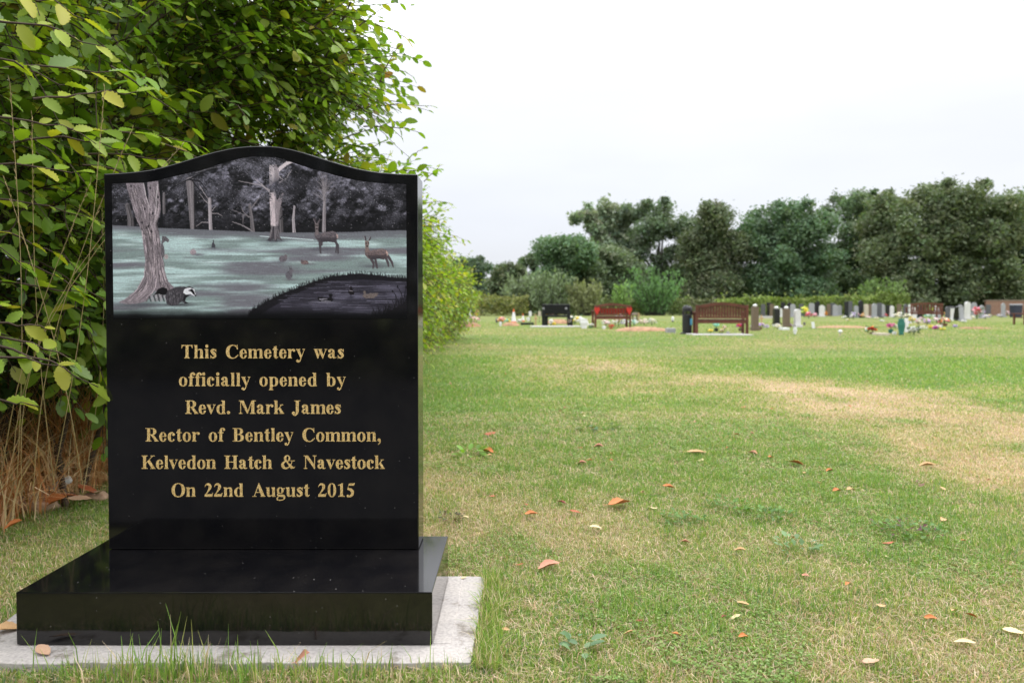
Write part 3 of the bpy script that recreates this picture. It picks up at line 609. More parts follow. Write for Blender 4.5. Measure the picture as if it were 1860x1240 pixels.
M_ADDED_TAR = mat('added_tarmac', (.035, .035, .037), .9, .35, 60, bump=.3)
mb = MB(); mb.poly([(-9, -3.1, GZ + .02), (9, -3.1, GZ + .02), (9, .95, GZ + .02), (-9, .95, GZ + .02)], [(0, 1, 2, 3)])
tag(mb.build('path', M_ADDED_TAR), kind='structure')  # unseen ground sheet, added so the polished granite mirrors dark grey instead of grass
# ------------------------------------------------------------------ headstone with its base, on a concrete slab
FB = at(400, 1172.5, 0).y                                        # base front, then its height and the stone's front
BH = plane(400, 1075.2, FB).z
SF, BBK = at(480, 998, BH).y, at(800, 973, BH).y; SBK = SF + .081
BL, BR = plane(28.5, 1076, FB).x, plane(785, 1074.5, FB).x
BT = BH
def granite(name, rough):
    m, t, p = new_mat(name)
    p.inputs['Roughness'].default_value = rough; p.inputs['IOR'].default_value = 1.5; p.inputs['Specular IOR Level'].default_value = .5
    tcn = t.nodes.new('ShaderNodeTexCoord'); v = t.nodes.new('ShaderNodeTexVoronoi'); v.inputs['Scale'].default_value = 95
    n = t.nodes.new('ShaderNodeTexNoise'); n.inputs['Scale'].default_value = 14; n.inputs['Detail'].default_value = 4
    n2_ = t.nodes.new('ShaderNodeTexNoise'); n2_.inputs['Scale'].default_value = 420
    sepc = t.nodes.new('ShaderNodeSeparateColor')
    L = t.links.new
    for q in (v, n, n2_): L(tcn.outputs['Object'], q.inputs['Vector'])
    L(v.outputs['Color'], sepc.inputs[0])
    # a fleck sits in a random few of the cells, of a random size
    thr = t.nodes.new('ShaderNodeMapRange'); thr.inputs[1].default_value = .72; thr.inputs[2].default_value = 1; thr.inputs[3].default_value = 0; thr.inputs[4].default_value = .13
    L(sepc.outputs[0], thr.inputs[0])
    lt = t.nodes.new('ShaderNodeMath'); lt.operation = 'LESS_THAN'; L(v.outputs['Distance'], lt.inputs[0]); L(thr.outputs[0], lt.inputs[1])
    fl = t.nodes.new('ShaderNodeMath'); fl.operation = 'MULTIPLY'; L(lt.outputs[0], fl.inputs[0]); L(sepc.outputs[1], fl.inputs[1])
    r = t.nodes.new('ShaderNodeValToRGB'); r.color_ramp.elements[0].color = (.0048, .0046, .0056, 1); r.color_ramp.elements[1].color = (.0105, .0095, .0095, 1)
    r.color_ramp.elements[0].position = .35; r.color_ramp.elements[1].position = .75
    L(n.outputs[0], r.inputs[0])
    g = t.nodes.new('ShaderNodeMix'); g.data_type = 'RGBA'; g.inputs[7].default_value = (.26, .25, .24, 1)
    L(fl.outputs[0], g.inputs[0]); L(r.outputs[0], g.inputs[6])
    L(g.outputs[2], p.inputs['Base Color'])
    return m
M_GRAN = granite('polished_black_granite', .08)
hs = empty('headstone', ((BL + BR) / 2, (FB + BBK) / 2, 0), 'large black granite headstone with an etched woodland scene and gold lettering', 'headstone')
hx, hy = hs.location.x, hs.location.y
lx = lambda q: (q[0] - hx, q[1] - hy, q[2])
mb = MB(); mb.box(((BL + BR) / 2 - hx, (FB + BBK) / 2 - hy, BH / 2 + .001), (BR - BL, BBK - FB, BH - .002))
mb.build('plinth', M_GRAN, hs, bevel=.0016)
TOP = [(187, 315.5), (208, 314.6), (230, 313), (252, 310.8), (273, 308), (293, 303.5), (313, 298), (338, 290.5), (363, 282.5), (388, 275.5), (413, 270), (430, 267.2), (447, 265.6), (468, 265), (490, 265.3), (505, 266.6), (526, 270.6), (547, 276), (572, 284), (597, 292), (622, 299.5), (647, 306), (668, 310), (688, 313), (722, 315.6), (756, 316.5)]
XL, XR = plane(192.5, 640, SF).x, plane(759.5, 640, SF).x
top3 = [plane(px, py, SF) for px, py in TOP]
tx = np.interp(np.linspace(0, 1, len(top3)), [0, 1], [0, 1])
outl = [(XL - hx, BT), (XR - hx, BT)]
# straighten the ends to the stone's own vertical sides
k0, k1 = top3[0].x, top3[-1].x
topc = [(XL + (q.x - k0) / (k1 - k0) * (XR - XL), q.z) for q in top3]
mb = MB(); mb.prism([(XL - hx, BT + .0015), (XR - hx, BT + .0015)] + [(x - hx, z) for x, z in reversed(topc)], SF - hy, SBK - hy)
tablet = mb.build('tablet', M_GRAN, hs, bevel=.0022)
# etched picture: a fine grid of colours following the curved top
pic = paint_picture()
PT = [(75, 255), (250, 250), (330, 238), (400, 220), (480, 202), (560, 183), (640, 158), (700, 140), (750, 124), (800, 113), (850, 107), (900, 106), (985, 110), (1040, 126), (1100, 148), (1175, 172), (1250, 192), (1325, 214), (1400, 232), (1475, 244), (1550, 252), (1625, 256), (1700, 259)]
cu, cv = 620, 340
uu = np.linspace(76, 1701, cu); vv = np.linspace(0, 1, cv)
topz = np.interp(uu, [q[0] for q in PT], [q[1] for q in PT])
ZY = topz[None] + (1002 - topz)[None] * vv[:, None]; ZX = np.repeat(uu[None], cv, 0)
pxs, pys = 180 + ZX / 3.0492, 250 + ZY / 3.0492
r_u, r_v = (pxs - 930) / F, (PPY - pys) / F
ry_ = math.cos(PITCH) + r_v * math.sin(PITCH); tt = (SF - .0007) / ry_
Vp = np.stack([r_u * tt, np.full_like(tt, SF - .0007), HC + (-math.sin(PITCH) + r_v * math.cos(PITCH)) * tt], -1)
# the panel's sides run parallel to the stone's
wl = plane(205, 445, SF).x; wr = plane(738.4, 445, SF).x
Vp[..., 0] = wl + (ZX - 76) / (1701 - 76) * (wr - wl)
ci = np.clip(((ZY - PY0) / PK).astype(int), 0, PH - 1); cj = np.clip(((ZX - PX0) / PK).astype(int), 0, PW - 1)
pc = pic[ci, cj].reshape(-1, 3)
pc = np.where(pc < .04045, pc / 12.92, ((pc + .055) / 1.055) ** 2.4)
Vp = Vp.reshape(-1, 3) - np.array([hx, hy, 0])
jj = (np.arange(cv - 1)[:, None] * cu + np.arange(cu - 1)[None]).ravel()
mp_, t, p = new_mat('etched_picture')
a = t.nodes.new('ShaderNodeAttribute'); a.attribute_name = 'Col'
PIC_GAIN = 1.45
vm = t.nodes.new('ShaderNodeVectorMath'); vm.operation = 'SCALE'; vm.inputs['Scale'].default_value = PIC_GAIN
t.links.new(a.outputs['Color'], vm.inputs[0]); mn = t.nodes.new('ShaderNodeVectorMath'); mn.operation = 'MINIMUM'; mn.inputs[1].default_value = (.85, .85, .85); t.links.new(vm.outputs[0], mn.inputs[0]); t.links.new(mn.outputs[0], p.inputs['Base Color']); p.inputs['Roughness'].default_value = .35; p.inputs['Specular IOR Level'].default_value = .25
link('etched_picture', np_mesh('etched_picture', Vp, np.stack([jj, jj + cu, jj + cu + 1, jj + 1], 1), pc), mp_, tablet)
# gold lettering
mg, t, p = new_mat('gold_paint')
tcn = t.nodes.new('ShaderNodeTexCoord'); n = t.nodes.new('ShaderNodeTexNoise'); n.inputs['Scale'].default_value = 900; n.inputs['Detail'].default_value = 2
r = t.nodes.new('ShaderNodeValToRGB'); r.color_ramp.elements[0].position = .38; r.color_ramp.elements[1].position = .62
r.color_ramp.elements[0].color = (.34, .19, .04, 1); r.color_ramp.elements[1].color = (.95, .7, .3, 1)
t.links.new(tcn.outputs['Object'], n.inputs['Vector']); t.links.new(n.outputs[0], r.inputs[0]); t.links.new(r.outputs[0], p.inputs['Base Color'])
p.inputs['Roughness'].default_value = .55; p.inputs['Metallic'].default_value = 0.0
for text, x0, x1, yb in [("This Cemetery was", 329.5, 624.4, 650.5), ("officially opened by", 325, 628, 701), ("Revd. Mark James", 336.5, 619, 751.2), ("Rector of Bentley Common,", 264.3, 691.7, 801.3), ("Kelvedon Hatch & Navestock", 257, 699, 851), ("On 22nd August 2015", 311.6, 644.8, 901.5)]:
    P, WORD = layout_line(text, x0, x1, 24.2)
    mb = MB(); prev = None
    def word_done(mb):
        me = bpy.data.meshes.new('inscription'); me.from_pydata(mb.v, [], mb.f); me.update(); link('inscription', me, mg, tablet)
    for i, q in enumerate(P):
        if WORD[i] != prev and prev is not None: word_done(mb); mb = MB()
        prev = WORD[i]
        pts = []
        for x, y in q:
            c = plane(x, yb - y, SF - .0006 - (i % 61) * .000006); pts.append((c.x - hx, c.y - hy, c.z))
        mb.poly(pts, [tuple(range(len(pts)))])
    word_done(mb)
# slab
SL, SRr, S0, S1 = -1.0, plane(882, 1046, at(882, 1046, 0).y).x, at(860, 1204, 0).y, at(880, 1046, 0).y
ms, t, p = new_mat('weathered_concrete')
tcn = t.nodes.new('ShaderNodeTexCoord'); n1 = t.nodes.new('ShaderNodeTexNoise'); n1.inputs['Scale'].default_value = 9; n1.inputs['Detail'].default_value = 9; n1.inputs['Roughness'].default_value = .7
n4 = t.nodes.new('ShaderNodeTexNoise'); n4.inputs['Scale'].default_value = 160; n4.inputs['Detail'].default_value = 4
r = t.nodes.new('ShaderNodeValToRGB'); el = r.color_ramp.elements
el[0].position = .36; el[0].color = (.2, .175, .145, 1); el[1].position = .62; el[1].color = (.44, .405, .375, 1); e = el.new(.44); e.color = (.4, .37, .35, 1)
mr_ = t.nodes.new('ShaderNodeMapRange'); mr_.inputs[1].default_value = .3; mr_.inputs[2].default_value = .62; mr_.inputs[3].default_value = .78; mr_.inputs[4].default_value = 1.08
vm = t.nodes.new('ShaderNodeVectorMath'); vm.operation = 'SCALE'; bp = t.nodes.new('ShaderNodeBump'); bp.inputs['Strength'].default_value = .25; bp.inputs['Distance'].default_value = .002
L = t.links.new
L(tcn.outputs['Object'], n1.inputs['Vector']); L(tcn.outputs['Object'], n4.inputs['Vector']); L(n1.outputs[0], r.inputs[0]); L(n4.outputs[0], mr_.inputs[0]); L(r.outputs[0], vm.inputs[0]); L(mr_.outputs[0], vm.inputs['Scale']); L(vm.outputs[0], p.inputs['Base Color'])
L(n4.outputs[0], bp.inputs['Height']); L(bp.outputs[0], p.inputs['Normal']); p.inputs['Roughness'].default_value = .9
rr = random.Random(4); ed = []
def run(ax, ay, bx, by, k, j):
    for i in range(k):
        f = i / k; ed.append((ax + (bx - ax) * f + rr.uniform(-j, j), ay + (by - ay) * f + rr.uniform(-j, j)))
run(SL, S0, SRr - .012, S0 + .004, 26, .0035); run(SRr - .012, S0 + .004, SRr, S1, 14, .0018); run(SRr, S1, SL, S1, 20, .002); run(SL, S1, SL, S0, 14, .003)
mb = MB(); n = len(ed)
mb.poly([(x, y, 0) for x, y in ed] + [(x, y, -.075) for x, y in ed], [tuple(range(n)), tuple(range(2 * n - 1, n - 1, -1))] + [(i, i + n, (i + 1) % n + n, (i + 1) % n) for i in range(n)])
# the screed fillet beside the base
mb.box((BR + .017, (FB + BBK) / 2 + .01, 0), (.034, BBK - FB + .005, .003))
tag(mb.build('concrete_slab', ms, bevel=.003), 'pale weathered concrete slab lying in the grass under the black headstone', 'slab')

# ------------------------------------------------------------------ lawn grass, blade by blade
M_GRASS = leaf_mat('grass_blades', .35, .6, .2, (1.15, 1.2, .7))
G_PAL = np.array([[.18, .32, .06], [.27, .4, .08], [.4, .42, .125], [.56, .46, .28], [.72, .57, .42], [.52, .34, .22], [.17, .28, .14]])
def blades(x, y, h, w, lean, az, col, z=None):
    n = len(x); z = gz(x, y) if z is None else z
    dx, dy = np.cos(az), np.sin(az)
    ca = az + np.pi / 2 + RG.normal(0, .5, n); wx, wy = np.cos(ca) * w / 2, np.sin(ca) * w / 2
    V = np.zeros((n, 6, 3))
    for i, (f, q, ww) in enumerate(((0, 0, 1.), (.55, .3, .85), (1., 1., .12))):
        ox, oy, oz = h * lean * q * dx, h * lean * q * dy, h * f * np.sqrt(np.clip(1 - (lean * .75 * q) ** 2, .02, 1))
        V[:, 2 * i] = np.stack([x + ox + wx * ww, y + oy + wy * ww, z - .003 + oz], 1); V[:, 2 * i + 1] = np.stack([x + ox - wx * ww, y + oy - wy * ww, z - .003 + oz], 1)
    b = (np.arange(n) * 6)[:, None]
    Fa = np.concatenate([b + [0, 1, 3, 2], b + [2, 3, 5, 4]])
    return V.reshape(-1, 3), Fa, np.repeat(col, 6, 0)
def lawn(n, y0, y1, power, thatch=False):
    u = RG.random(n * 2)
    y = (y0 ** power + u * (y1 ** power - y0 ** power)) ** (1 / power)
    lo = np.maximum(-1.75, -(y * .8 + .3)); hi = y * .8 + .75; x = lo + RG.random(n * 2) * (hi - lo)
    wgt = np.clip((hi - lo) / (y * 1.6 + .3), 0, 1)
    keep = RG.random(n * 2) < wgt
    slab = (x > SL + .004 + RG.uniform(-.02, .012, n * 2)) & (x < SRr - .004 - RG.uniform(-.012, .02, n * 2)) & (y > S0 + RG.uniform(-.004, .02, n * 2) * (RG.random(n * 2) < .5)) & (y < S1 + .004)
    hide = (x > -1.15) & (x < -.2) & (y > 1.6) & (y < 4) & (x / y < -.172) & (x / y > -.56)
    keep &= ~slab & ~(hide & (RG.random(n * 2) < .5))
    x, y = x[keep][:n], y[keep][:n]; n = len(x)
    d = np.clip(dryness(x, y) + (n2(x, y, .045, 10) - .5) * .5, 0, 1); lod = np.clip(y / 2.0, 1, 99)
    pr = np.stack([.46 - .44 * d, .38 - .26 * d, .05 + .16 * d, .10 + .14 * d, .03 + .27 * d, .01 + .12 * d, .12 - .1 * d], 1)
    pr = np.clip(pr, .005, 1); pr /= pr.sum(1, keepdims=True)
    k = (RG.random(n)[:, None] > np.cumsum(pr, 1)).sum(1).clip(0, 6)
    col = G_PAL[k] * RG.uniform(.75, 1.2, (n, 1)) * (1 + RG.uniform(-.06, .06, (n, 3)))
    if thatch:
        k = RG.choice([2, 3, 4, 5], n, p=[.15, .3, .33, .22]); col = G_PAL[k] * RG.uniform(.6, 1.1, (n, 1))
        return blades(x, y, RG.uniform(.012, .03, n) * lod ** .2, RG.uniform(.001, .0022, n) * lod ** .7, RG.uniform(1.12, 1.3, n), RG.uniform(0, 6.283, n), col)
    dead = (k >= 3) & (k <= 5)
    cl = n2(x, y, .09, 7); h = RG.uniform(.009, .023, n) * (1.1 - .35 * d) * (.55 + .9 * cl) * lod ** .15
    w = RG.uniform(.0010, .0023, n) * lod ** .85
    lean = np.where(dead, RG.uniform(.5, 1.25, n), np.abs(RG.normal(.25, .5, n)).clip(0, 1.15))
    return blades(x, y, h * np.where(dead, RG.uniform(.6, 1.25, n), 1), w, lean, RG.uniform(0, 6.283, n), col)
def clover(n):
    y = 1.13 + RG.random(n * 6) ** 1.6 * 4; x = RG.uniform(-1, 1, n * 6) * (y * .8 + .1)
    kp = (n2(x, y, .35, 8) * .6 + n2(x, y, .12, 9) * .4 + .3 * np.exp(-((x - .92) / .4) ** 2 - ((y - 2.7) / .7) ** 2) > .56) & (dryness(x, y) < .55) & ~((x < SRr + .02) & (y < 1.62)) & (x > -.2 * y)
    x, y = x[kp][:n], y[kp][:n]; n = len(x)
    O = np.stack([x, y, gz(x, y) + RG.uniform(.004, .016, n)], 1); a = RG.uniform(0, 6.283, n)
    return scatter(LEAF_FAR, O, np.stack([np.cos(a), np.sin(a), RG.uniform(-.1, .3, n)], 1), np.array([0, 0, 1.]) + RG.normal(0, .3, (n, 3)), RG.uniform(.005, .011, n) * np.clip(y / 2, .8, 2), pick(RG, n, [[.17, .28, .07], [.23, .33, .09], [.28, .36, .14]], [.4, .4, .2]))
parts = [lawn(370000, 1.13, 3.2, .6), lawn(220000, 3.2, 9.0, .35), lawn(90000, 9.0, 34.0, .3), lawn(105000, 1.13, 4.2, .6, True)]
CLOVER = clover(22000)
# taller tufts along the slab's front edge and beside the kerb
n = 620; xc = RG.choice([-.76, -.66, -.60, -.57, -.55, -.5, -.46, -.42, -.37, -.3, -.24, -.12], n) + RG.normal(0, .028, n)
yy = S0 - RG.uniform(-.004, .05, n)
hh = RG.uniform(.024, .058, n) * (1 + .45 * np.exp(-((xc + .58) / .16) ** 2)) * np.where(RG.random(n) < .06, 1.45, .9)
dd = RG.random(n)
parts.append(blades(xc, yy, hh, RG.uniform(.0012, .0026, n), np.abs(RG.normal(.15, .35, n)).clip(0, 1), RG.uniform(0, 6.283, n), G_PAL[np.where(dd < .4, 0, np.where(dd < .7, 1, np.where(dd < .85, 2, 4)))] * RG.uniform(.8, 1.25, (n, 1))))
n = 1500; yy = RG.uniform(S0 - .01, S1 + .02, n); xx = SRr + RG.uniform(-.006, .04, n)
parts.append(blades(xx, yy, RG.uniform(.02, .05, n), RG.uniform(.0012, .0024, n), np.abs(RG.normal(0, .6, n)).clip(0, 1.1), RG.uniform(0, 6.283, n), G_PAL[RG.choice(5, n, p=[.3, .3, .2, .1, .1])] * RG.uniform(.75, 1.2, (n, 1))))
V_, F_, C_ = join(parts + [CLOVER])
tag(link('grass', np_mesh('grass', V_, F_, C_), M_GRASS), 'short patchy lawn grass, green mixed with dry straw', 'grass', kind='stuff')
# ------------------------------------------------------------------ hornbeam hedge along the left
M_LEAF = leaf_mat('hornbeam_leaves', .4, .48, .32, (1.25, 1.35, .45))
M_TWIG = mat('twig_bark', (.075, .05, .035), .85, .3, 40)
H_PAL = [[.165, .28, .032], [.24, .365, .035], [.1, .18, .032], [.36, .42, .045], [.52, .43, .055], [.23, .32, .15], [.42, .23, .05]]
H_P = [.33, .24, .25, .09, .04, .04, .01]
def tubes_np(paths, r0, r1, n=4):
    """thin bent twigs: paths (m,k,3)"""
    P = np.asarray(paths, float); m, k, _ = P.shape
    T = np.gradient(P, axis=1); T = unit(T)
    A = unit(np.cross(T, np.array([.13, .21, .97]))); B = np.cross(T, A)
    R = (np.asarray(r0).reshape(-1, 1) * (1 - np.linspace(0, 1, k)) + np.asarray(r1).reshape(-1, 1) * np.linspace(0, 1, k))[..., None]
    V = np.stack([P + R * (A * math.cos(2 * math.pi * j / n) + B * math.sin(2 * math.pi * j / n)) for j in range(n)], 2)
    idx = np.arange(m * k * n).reshape(m, k, n)
    a, b = idx[:, :-1], idx[:, 1:]
    Fa = np.stack([a, np.roll(a, -1, 2), np.roll(b, -1, 2), b], -1).reshape(-1, 4)
    return V.reshape(-1, 3), Fa
def sprays(rg, O, D, Ln, size, tpl, step=.034, up=(.3, .02, .95), pal=H_PAL, pp=H_P, droop=.25, nk=6):
    """leafy twigs: origins, directions, lengths -> (leaf mesh parts, twig paths)"""
    m = len(O); D = unit(D)
    t = np.linspace(0, 1, nk)[None, :, None]
    P = O[:, None] + D[:, None] * Ln[:, None, None] * t
    P[..., 2] -= (droop * Ln[:, None] * t[..., 0] ** 2) * rg.uniform(.2, 1.3, (m, 1))
    P += rg.normal(0, .006, P.shape) * t
    cnt = np.maximum(3, (Ln / step).astype(int)); own = np.repeat(np.arange(m), cnt)
    pos = np.concatenate([(np.arange(c) + .6) / c for c in cnt]); side = np.concatenate([np.where(np.arange(c) % 2, 1., -1.) for c in cnt])
    f = pos * (nk - 1); i0 = np.minimum(f.astype(int), nk - 2); fr = (f - i0)[:, None]
    base = P[own, i0] * (1 - fr) + P[own, i0 + 1] * fr
    tan = unit(P[own, i0 + 1] - P[own, i0])
    n = len(own)
    upv = unit(np.array(up)[None] + rg.normal(0, .42, (m, 3)))[own] + rg.normal(0, .22, (n, 3))
    nrm = unit(upv - (upv * tan).sum(1, keepdims=True) * tan)
    sid = np.cross(nrm, tan) * side[:, None]
    tip = pos > 1 - .6 / cnt[own]
    d = tan * np.where(tip, 1., .62)[:, None] + sid * np.where(tip, .1, .8)[:, None] + rg.normal(0, .14, (n, 3)); d[:, 2] -= .12
    sc = size * rg.uniform(.42, 1.18, n) * (.8 + .4 * rg.random(m))[own] * (1 - .25 * np.abs(pos - .45))
    tw = pick(rg, m, pal, pp, .12)[own]; lf = pick(rg, n, pal, pp, .15)
    return scatter(tpl, base, d, nrm, sc, .5 * tw + .5 * lf), P
def on_lobe(rg, c, r, k, inward=.25, keep=None):
    d = unit(rg.normal(0, 1, (k, 3))); d[:, 0] = np.abs(d[:, 0]) * np.where(rg.random(k) < .85, 1, -1)
    q = r * (1 - inward * rg.random((k, 1)) ** .7)
    return np.array(c) + d * q, d
def bush(name, label, lobes, seed, size, tpl, step, tw=(.003, .001), explicit=None, pal=H_PAL, pp=H_P, loc=None, cat='hedge', group=None, cull=None, stems=(), gaps=.44):
    rg = np.random.default_rng(seed)
    O, D, Ln = [], [], []
    for cx, cy, cz, r, k in lobes:
        k = int(k * 1.25)
        o, d = on_lobe(rg, (cx, cy, cz), np.array([r, r * 1.1, r]), k, .6)
        O.append(o); D.append(d + np.array([.35, -.12, .12]) + rg.normal(0, .35, d.shape)); Ln.append(rg.uniform(.14, .36, k) * (size / .06) ** .5)
    O, D, Ln = np.concatenate(O), np.concatenate(D), np.concatenate(Ln)
    if gaps:
        q = .5 * n2(O[:, 1] + .4 * O[:, 0], O[:, 2], .3, seed % 7) + .5 * n2(O[:, 0] * 1.3 + O[:, 1], O[:, 2] * 1.2, .22, seed % 5)
        kp = q > gaps; O, D, Ln = O[kp], D[kp], Ln[kp]
    if cull is not None:
        kp = cull(O + unit(D) * Ln[:, None]) & cull(O); O, D, Ln = O[kp], D[kp], Ln[kp]
    leaves, P = sprays(rg, O, D, Ln, size, tpl, step, pal=pal, pp=pp)
    parts = [leaves]; tv = [tubes_np(P, tw[0], tw[1], 3)]
    if explicit:
        eo, ed_, el_ = [np.array(q, float) for q in zip(*explicit)]
        l2, P2 = sprays(rg, eo, ed_, el_, size, tpl, step * .9, pal=pal, pp=[.2, .34, .06, .24, .1, .04, .02], droop=.3, nk=8)
        parts.append(l2); tv.append(tubes_np(P2, tw[0] * 1.1, tw[1], 4))
    lv, lf, lc = join(parts)
    loc = np.array(loc if loc is not None else (lobes[0][0], lobes[0][1], GZ))
    root = empty(name, loc, label, cat, group)
    link('foliage', np_mesh('foliage', lv - loc, lf, lc, False), M_LEAF, root)
    # main stems from the ground into the crown
    sp_ = []
    for k in range(len(lobes) * 3 if not stems else 0):
        cx, cy, cz, r, _ = lobes[k % len(lobes)]
        b = np.array([loc[0] + rg.normal(-.1, .12), cy + rg.normal(0, .25), GZ - .02]); e_ = np.array([cx, cy, cz]) + rg.normal(0, r * .45, 3)
        t = np.linspace(0, 1, 6)[:, None]; q = b + (e_ - b) * t; q[:, 0] -= .15 * np.sin(t[:, 0] * 3.14); q += rg.normal(0, .02, q.shape); sp_.append(q)
    tv.append(tubes_np(np.array(sp_), .011, .003, 5))
    V, Fa, b = [], [], 0
    for v, f in tv: V.append(v); Fa.append(f + b); b += len(v)
    link('branches', np_mesh('branches', np.concatenate(V) - loc, np.concatenate(Fa)), M_TWIG, root)
    return root
def px_branch(a, b, ya, yb):
    """a branch from one photo pixel and depth to another"""
    p, q = np.array(plane(*a, ya)), np.array(plane(*b, yb)); d = q - p; l = np.linalg.norm(d)
    return (p, d / l + np.array([0, 0, .14]), l)
clear = lambda P: ~((P[:, 0] > -.93) & (P[:, 0] < -.1) & (P[:, 1] < 1.75) & (P[:, 2] < 1.0)) & ~((P[:, 1] < 1.12) & (P[:, 0] > -1.05)) & (P[:, 1] > .85)
exA = [px_branch((-60, 40), (190, 40), 1.35, 1.45), px_branch((-40, 130), (215, 120), 1.4, 1.5), px_branch((-50, 215), (180, 215), 1.45, 1.55), px_branch((20, 260), (250, 235), 1.6, 1.7),
       px_branch((120, 235), (380, 260), 1.75, 1.95), px_branch((200, 120), (345, 235), 1.8, 2.0), px_branch((160, 280), (330, 290), 1.8, 1.9), px_branch((-30, 300), (150, 320), 1.5, 1.6),
       px_branch((-40, 620), (172, 690), 1.4, 1.45), px_branch((-60, 600), (130, 640), 1.4, 1.5), px_branch((-50, 650), (120, 655), 1.36, 1.42), px_branch((-50, 720), (62, 738), 1.4, 1.42), px_branch((-40, 560), (25, 545), 1.4, 1.45), px_branch((-20, 510), (150, 540), 1.65, 1.75),
       px_branch((10, 470), (140, 510), 1.7, 1.75), px_branch((-30, 420), (110, 440), 1.6, 1.7), px_branch((-60, 590), (95, 600), 1.42, 1.5), px_branch((150, 300), (340, 330), 1.85, 1.95), px_branch((-60, 90), (120, 160), 1.35, 1.45), px_branch((60, 180), (260, 180), 1.6, 1.75),
       px_branch((-60, 360), (190, 385), 1.6, 1.8), px_branch((-60, -20), (160, 10), 1.4, 1.5), px_branch((230, 240), (470, 320), 2.0, 2.1)]
bush('hornbeam_bush', 'hornbeam branches with large toothed leaves reaching in nearest the camera', [(-1.75, 1.65, 1.25, .5, 230), (-1.7, 1.9, .85, .45, 190), (-1.6, 1.95, 1.6, .5, 240), (-1.95, 1.6, .75, .4, 120), (-1.5, 2.2, 1.1, .4, 190)], 21, .062, LEAF_FINE, .036, explicit=exA, cull=clear, cat='shrub', loc=(-1.75, 1.8, GZ))
exB = [px_branch((600, 130), (745, 95), 2.7, 2.8), px_branch((640, 200), (790, 186), 2.9, 3.1), px_branch((640, 60), (700, 12), 2.6, 2.65), px_branch((660, 230), (768, 243), 3.0, 3.1), px_branch((620, 30), (735, 60), 2.6, 2.7), px_branch((690, 150), (725, 80), 2.8, 2.85), px_branch((560, 60), (650, -15), 2.5, 2.6)]
bush('hornbeam_bush', 'tall dense hornbeam growing directly behind the black headstone', [(-1.45, 2.55, 1.35, .6, 520), (-1.2, 2.75, 1.75, .52, 480), (-1.4, 2.6, 2.15, .6, 380), (-1.15, 3.1, 1.25, .5, 420), (-1.1, 3.25, 1.9, .48, 330), (-1.45, 2.4, .75, .42, 300), (-1.25, 3.1, .7, .4, 220), (-1.7, 2.9, 1.6, .6, 280), (-1.02, 2.9, 1.55, .4, 260)], 22, .058, LEAF_MID, .036, explicit=exB, cull=lambda P: P[:, 1] > 1.75, cat='shrub', loc=(-1.5, 2.8, GZ))
exC = [px_branch((730, 320), (806, 285), 4.2, 4.4), px_branch((770, 330), (805, 300), 4.3, 4.5), px_branch((790, 440), (846, 432), 6.5, 6.8), px_branch((800, 450), (845, 465), 7.0, 7.2), px_branch((760, 370), (825, 372), 5.0, 5.2), px_branch((740, 290), (775, 265), 4.2, 4.3)]
lobC = []
rgc = np.random.default_rng(5)
y = 3.8
while y < 7.6:
    lobC += [(-1.35 + rgc.normal(0, .06), y, .55, .5, 210), (-1.2 + rgc.normal(0, .07), y + .2, 1.1 + rgc.normal(0, .06), .5, 270)]; y += .55
bush('hornbeam_bush', 'bright green hornbeam just right of the black headstone and behind it', lobC + [(-1.2, 3.9, 1.5, .42, 160)], 23, .058, LEAF_MID, .042, explicit=exC, cat='shrub', loc=(-1.45, 5.5, GZ), pp=[.26, .34, .08, .2, .06, .05, .01])
lobD = []
while y < 15:
    lobD += [(-1.5 + rgc.normal(0, .08), y, .5, .55, 150), (-1.32 + rgc.normal(0, .09), y + .3, 1.0 + rgc.normal(0, .08), .52, 170)]; y += .72
bush('hornbeam_bush', 'far end of the hornbeam hedge where it meets the lawn', lobD, 24, .066, LEAF_FAR, .05, tw=(.004, .002), cat='shrub', loc=(-1.55, 11.0, GZ), pp=[.26, .34, .08, .2, .06, .05, .01])

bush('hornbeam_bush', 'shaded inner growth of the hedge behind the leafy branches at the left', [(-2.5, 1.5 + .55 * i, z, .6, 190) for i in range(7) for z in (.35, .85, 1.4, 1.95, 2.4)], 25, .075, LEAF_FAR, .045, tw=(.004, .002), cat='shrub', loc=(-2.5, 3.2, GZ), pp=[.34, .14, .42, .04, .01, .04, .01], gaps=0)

# ------------------------------------------------------------------ dead grass and a wire fence under the hedge
M_STRAW = leaf_mat('dead_grass', .35, .7, .15, (1.1, 1., .8))
def stalks(rg, n, x, y, h, w, bend, col, z0=None):
    k = 6; t = np.linspace(0, 1, k)[None, :]
    az = rg.uniform(0, 6.283, n)[:, None]; b = np.minimum(bend, .26 / h)[:, None]
    px_ = x[:, None] + h[:, None] * b * t ** 2 * np.cos(az); py_ = y[:, None] + h[:, None] * b * t ** 2 * np.sin(az)
    pz = (gz(x, y) if z0 is None else z0)[:, None] + h[:, None] * (t - .45 * b * t ** 3)
    ca = az + 1.57 + rg.normal(0, .6, (n, 1)); ww = w[:, None] / 2 * (1 - .85 * t)
    V = np.zeros((n, k, 2, 3))
    for s_, sg in ((0, 1), (1, -1)):
        V[:, :, s_, 0] = px_ + sg * ww * np.cos(ca); V[:, :, s_, 1] = py_ + sg * ww * np.sin(ca); V[:, :, s_, 2] = pz
    idx = np.arange(n * k * 2).reshape(n, k, 2)
    Fa = np.stack([idx[:, :-1, 0], idx[:, :-1, 1], idx[:, 1:, 1], idx[:, 1:, 0]], -1).reshape(-1, 4)
    return V.reshape(-1, 3), Fa, np.repeat(col, k * 2, 0)
rg = np.random.default_rng(31)
S_PAL = [[.62, .34, .15], [.74, .48, .24], [.48, .22, .1], [.8, .64, .4], [.26, .36, .09]]
n = 4600
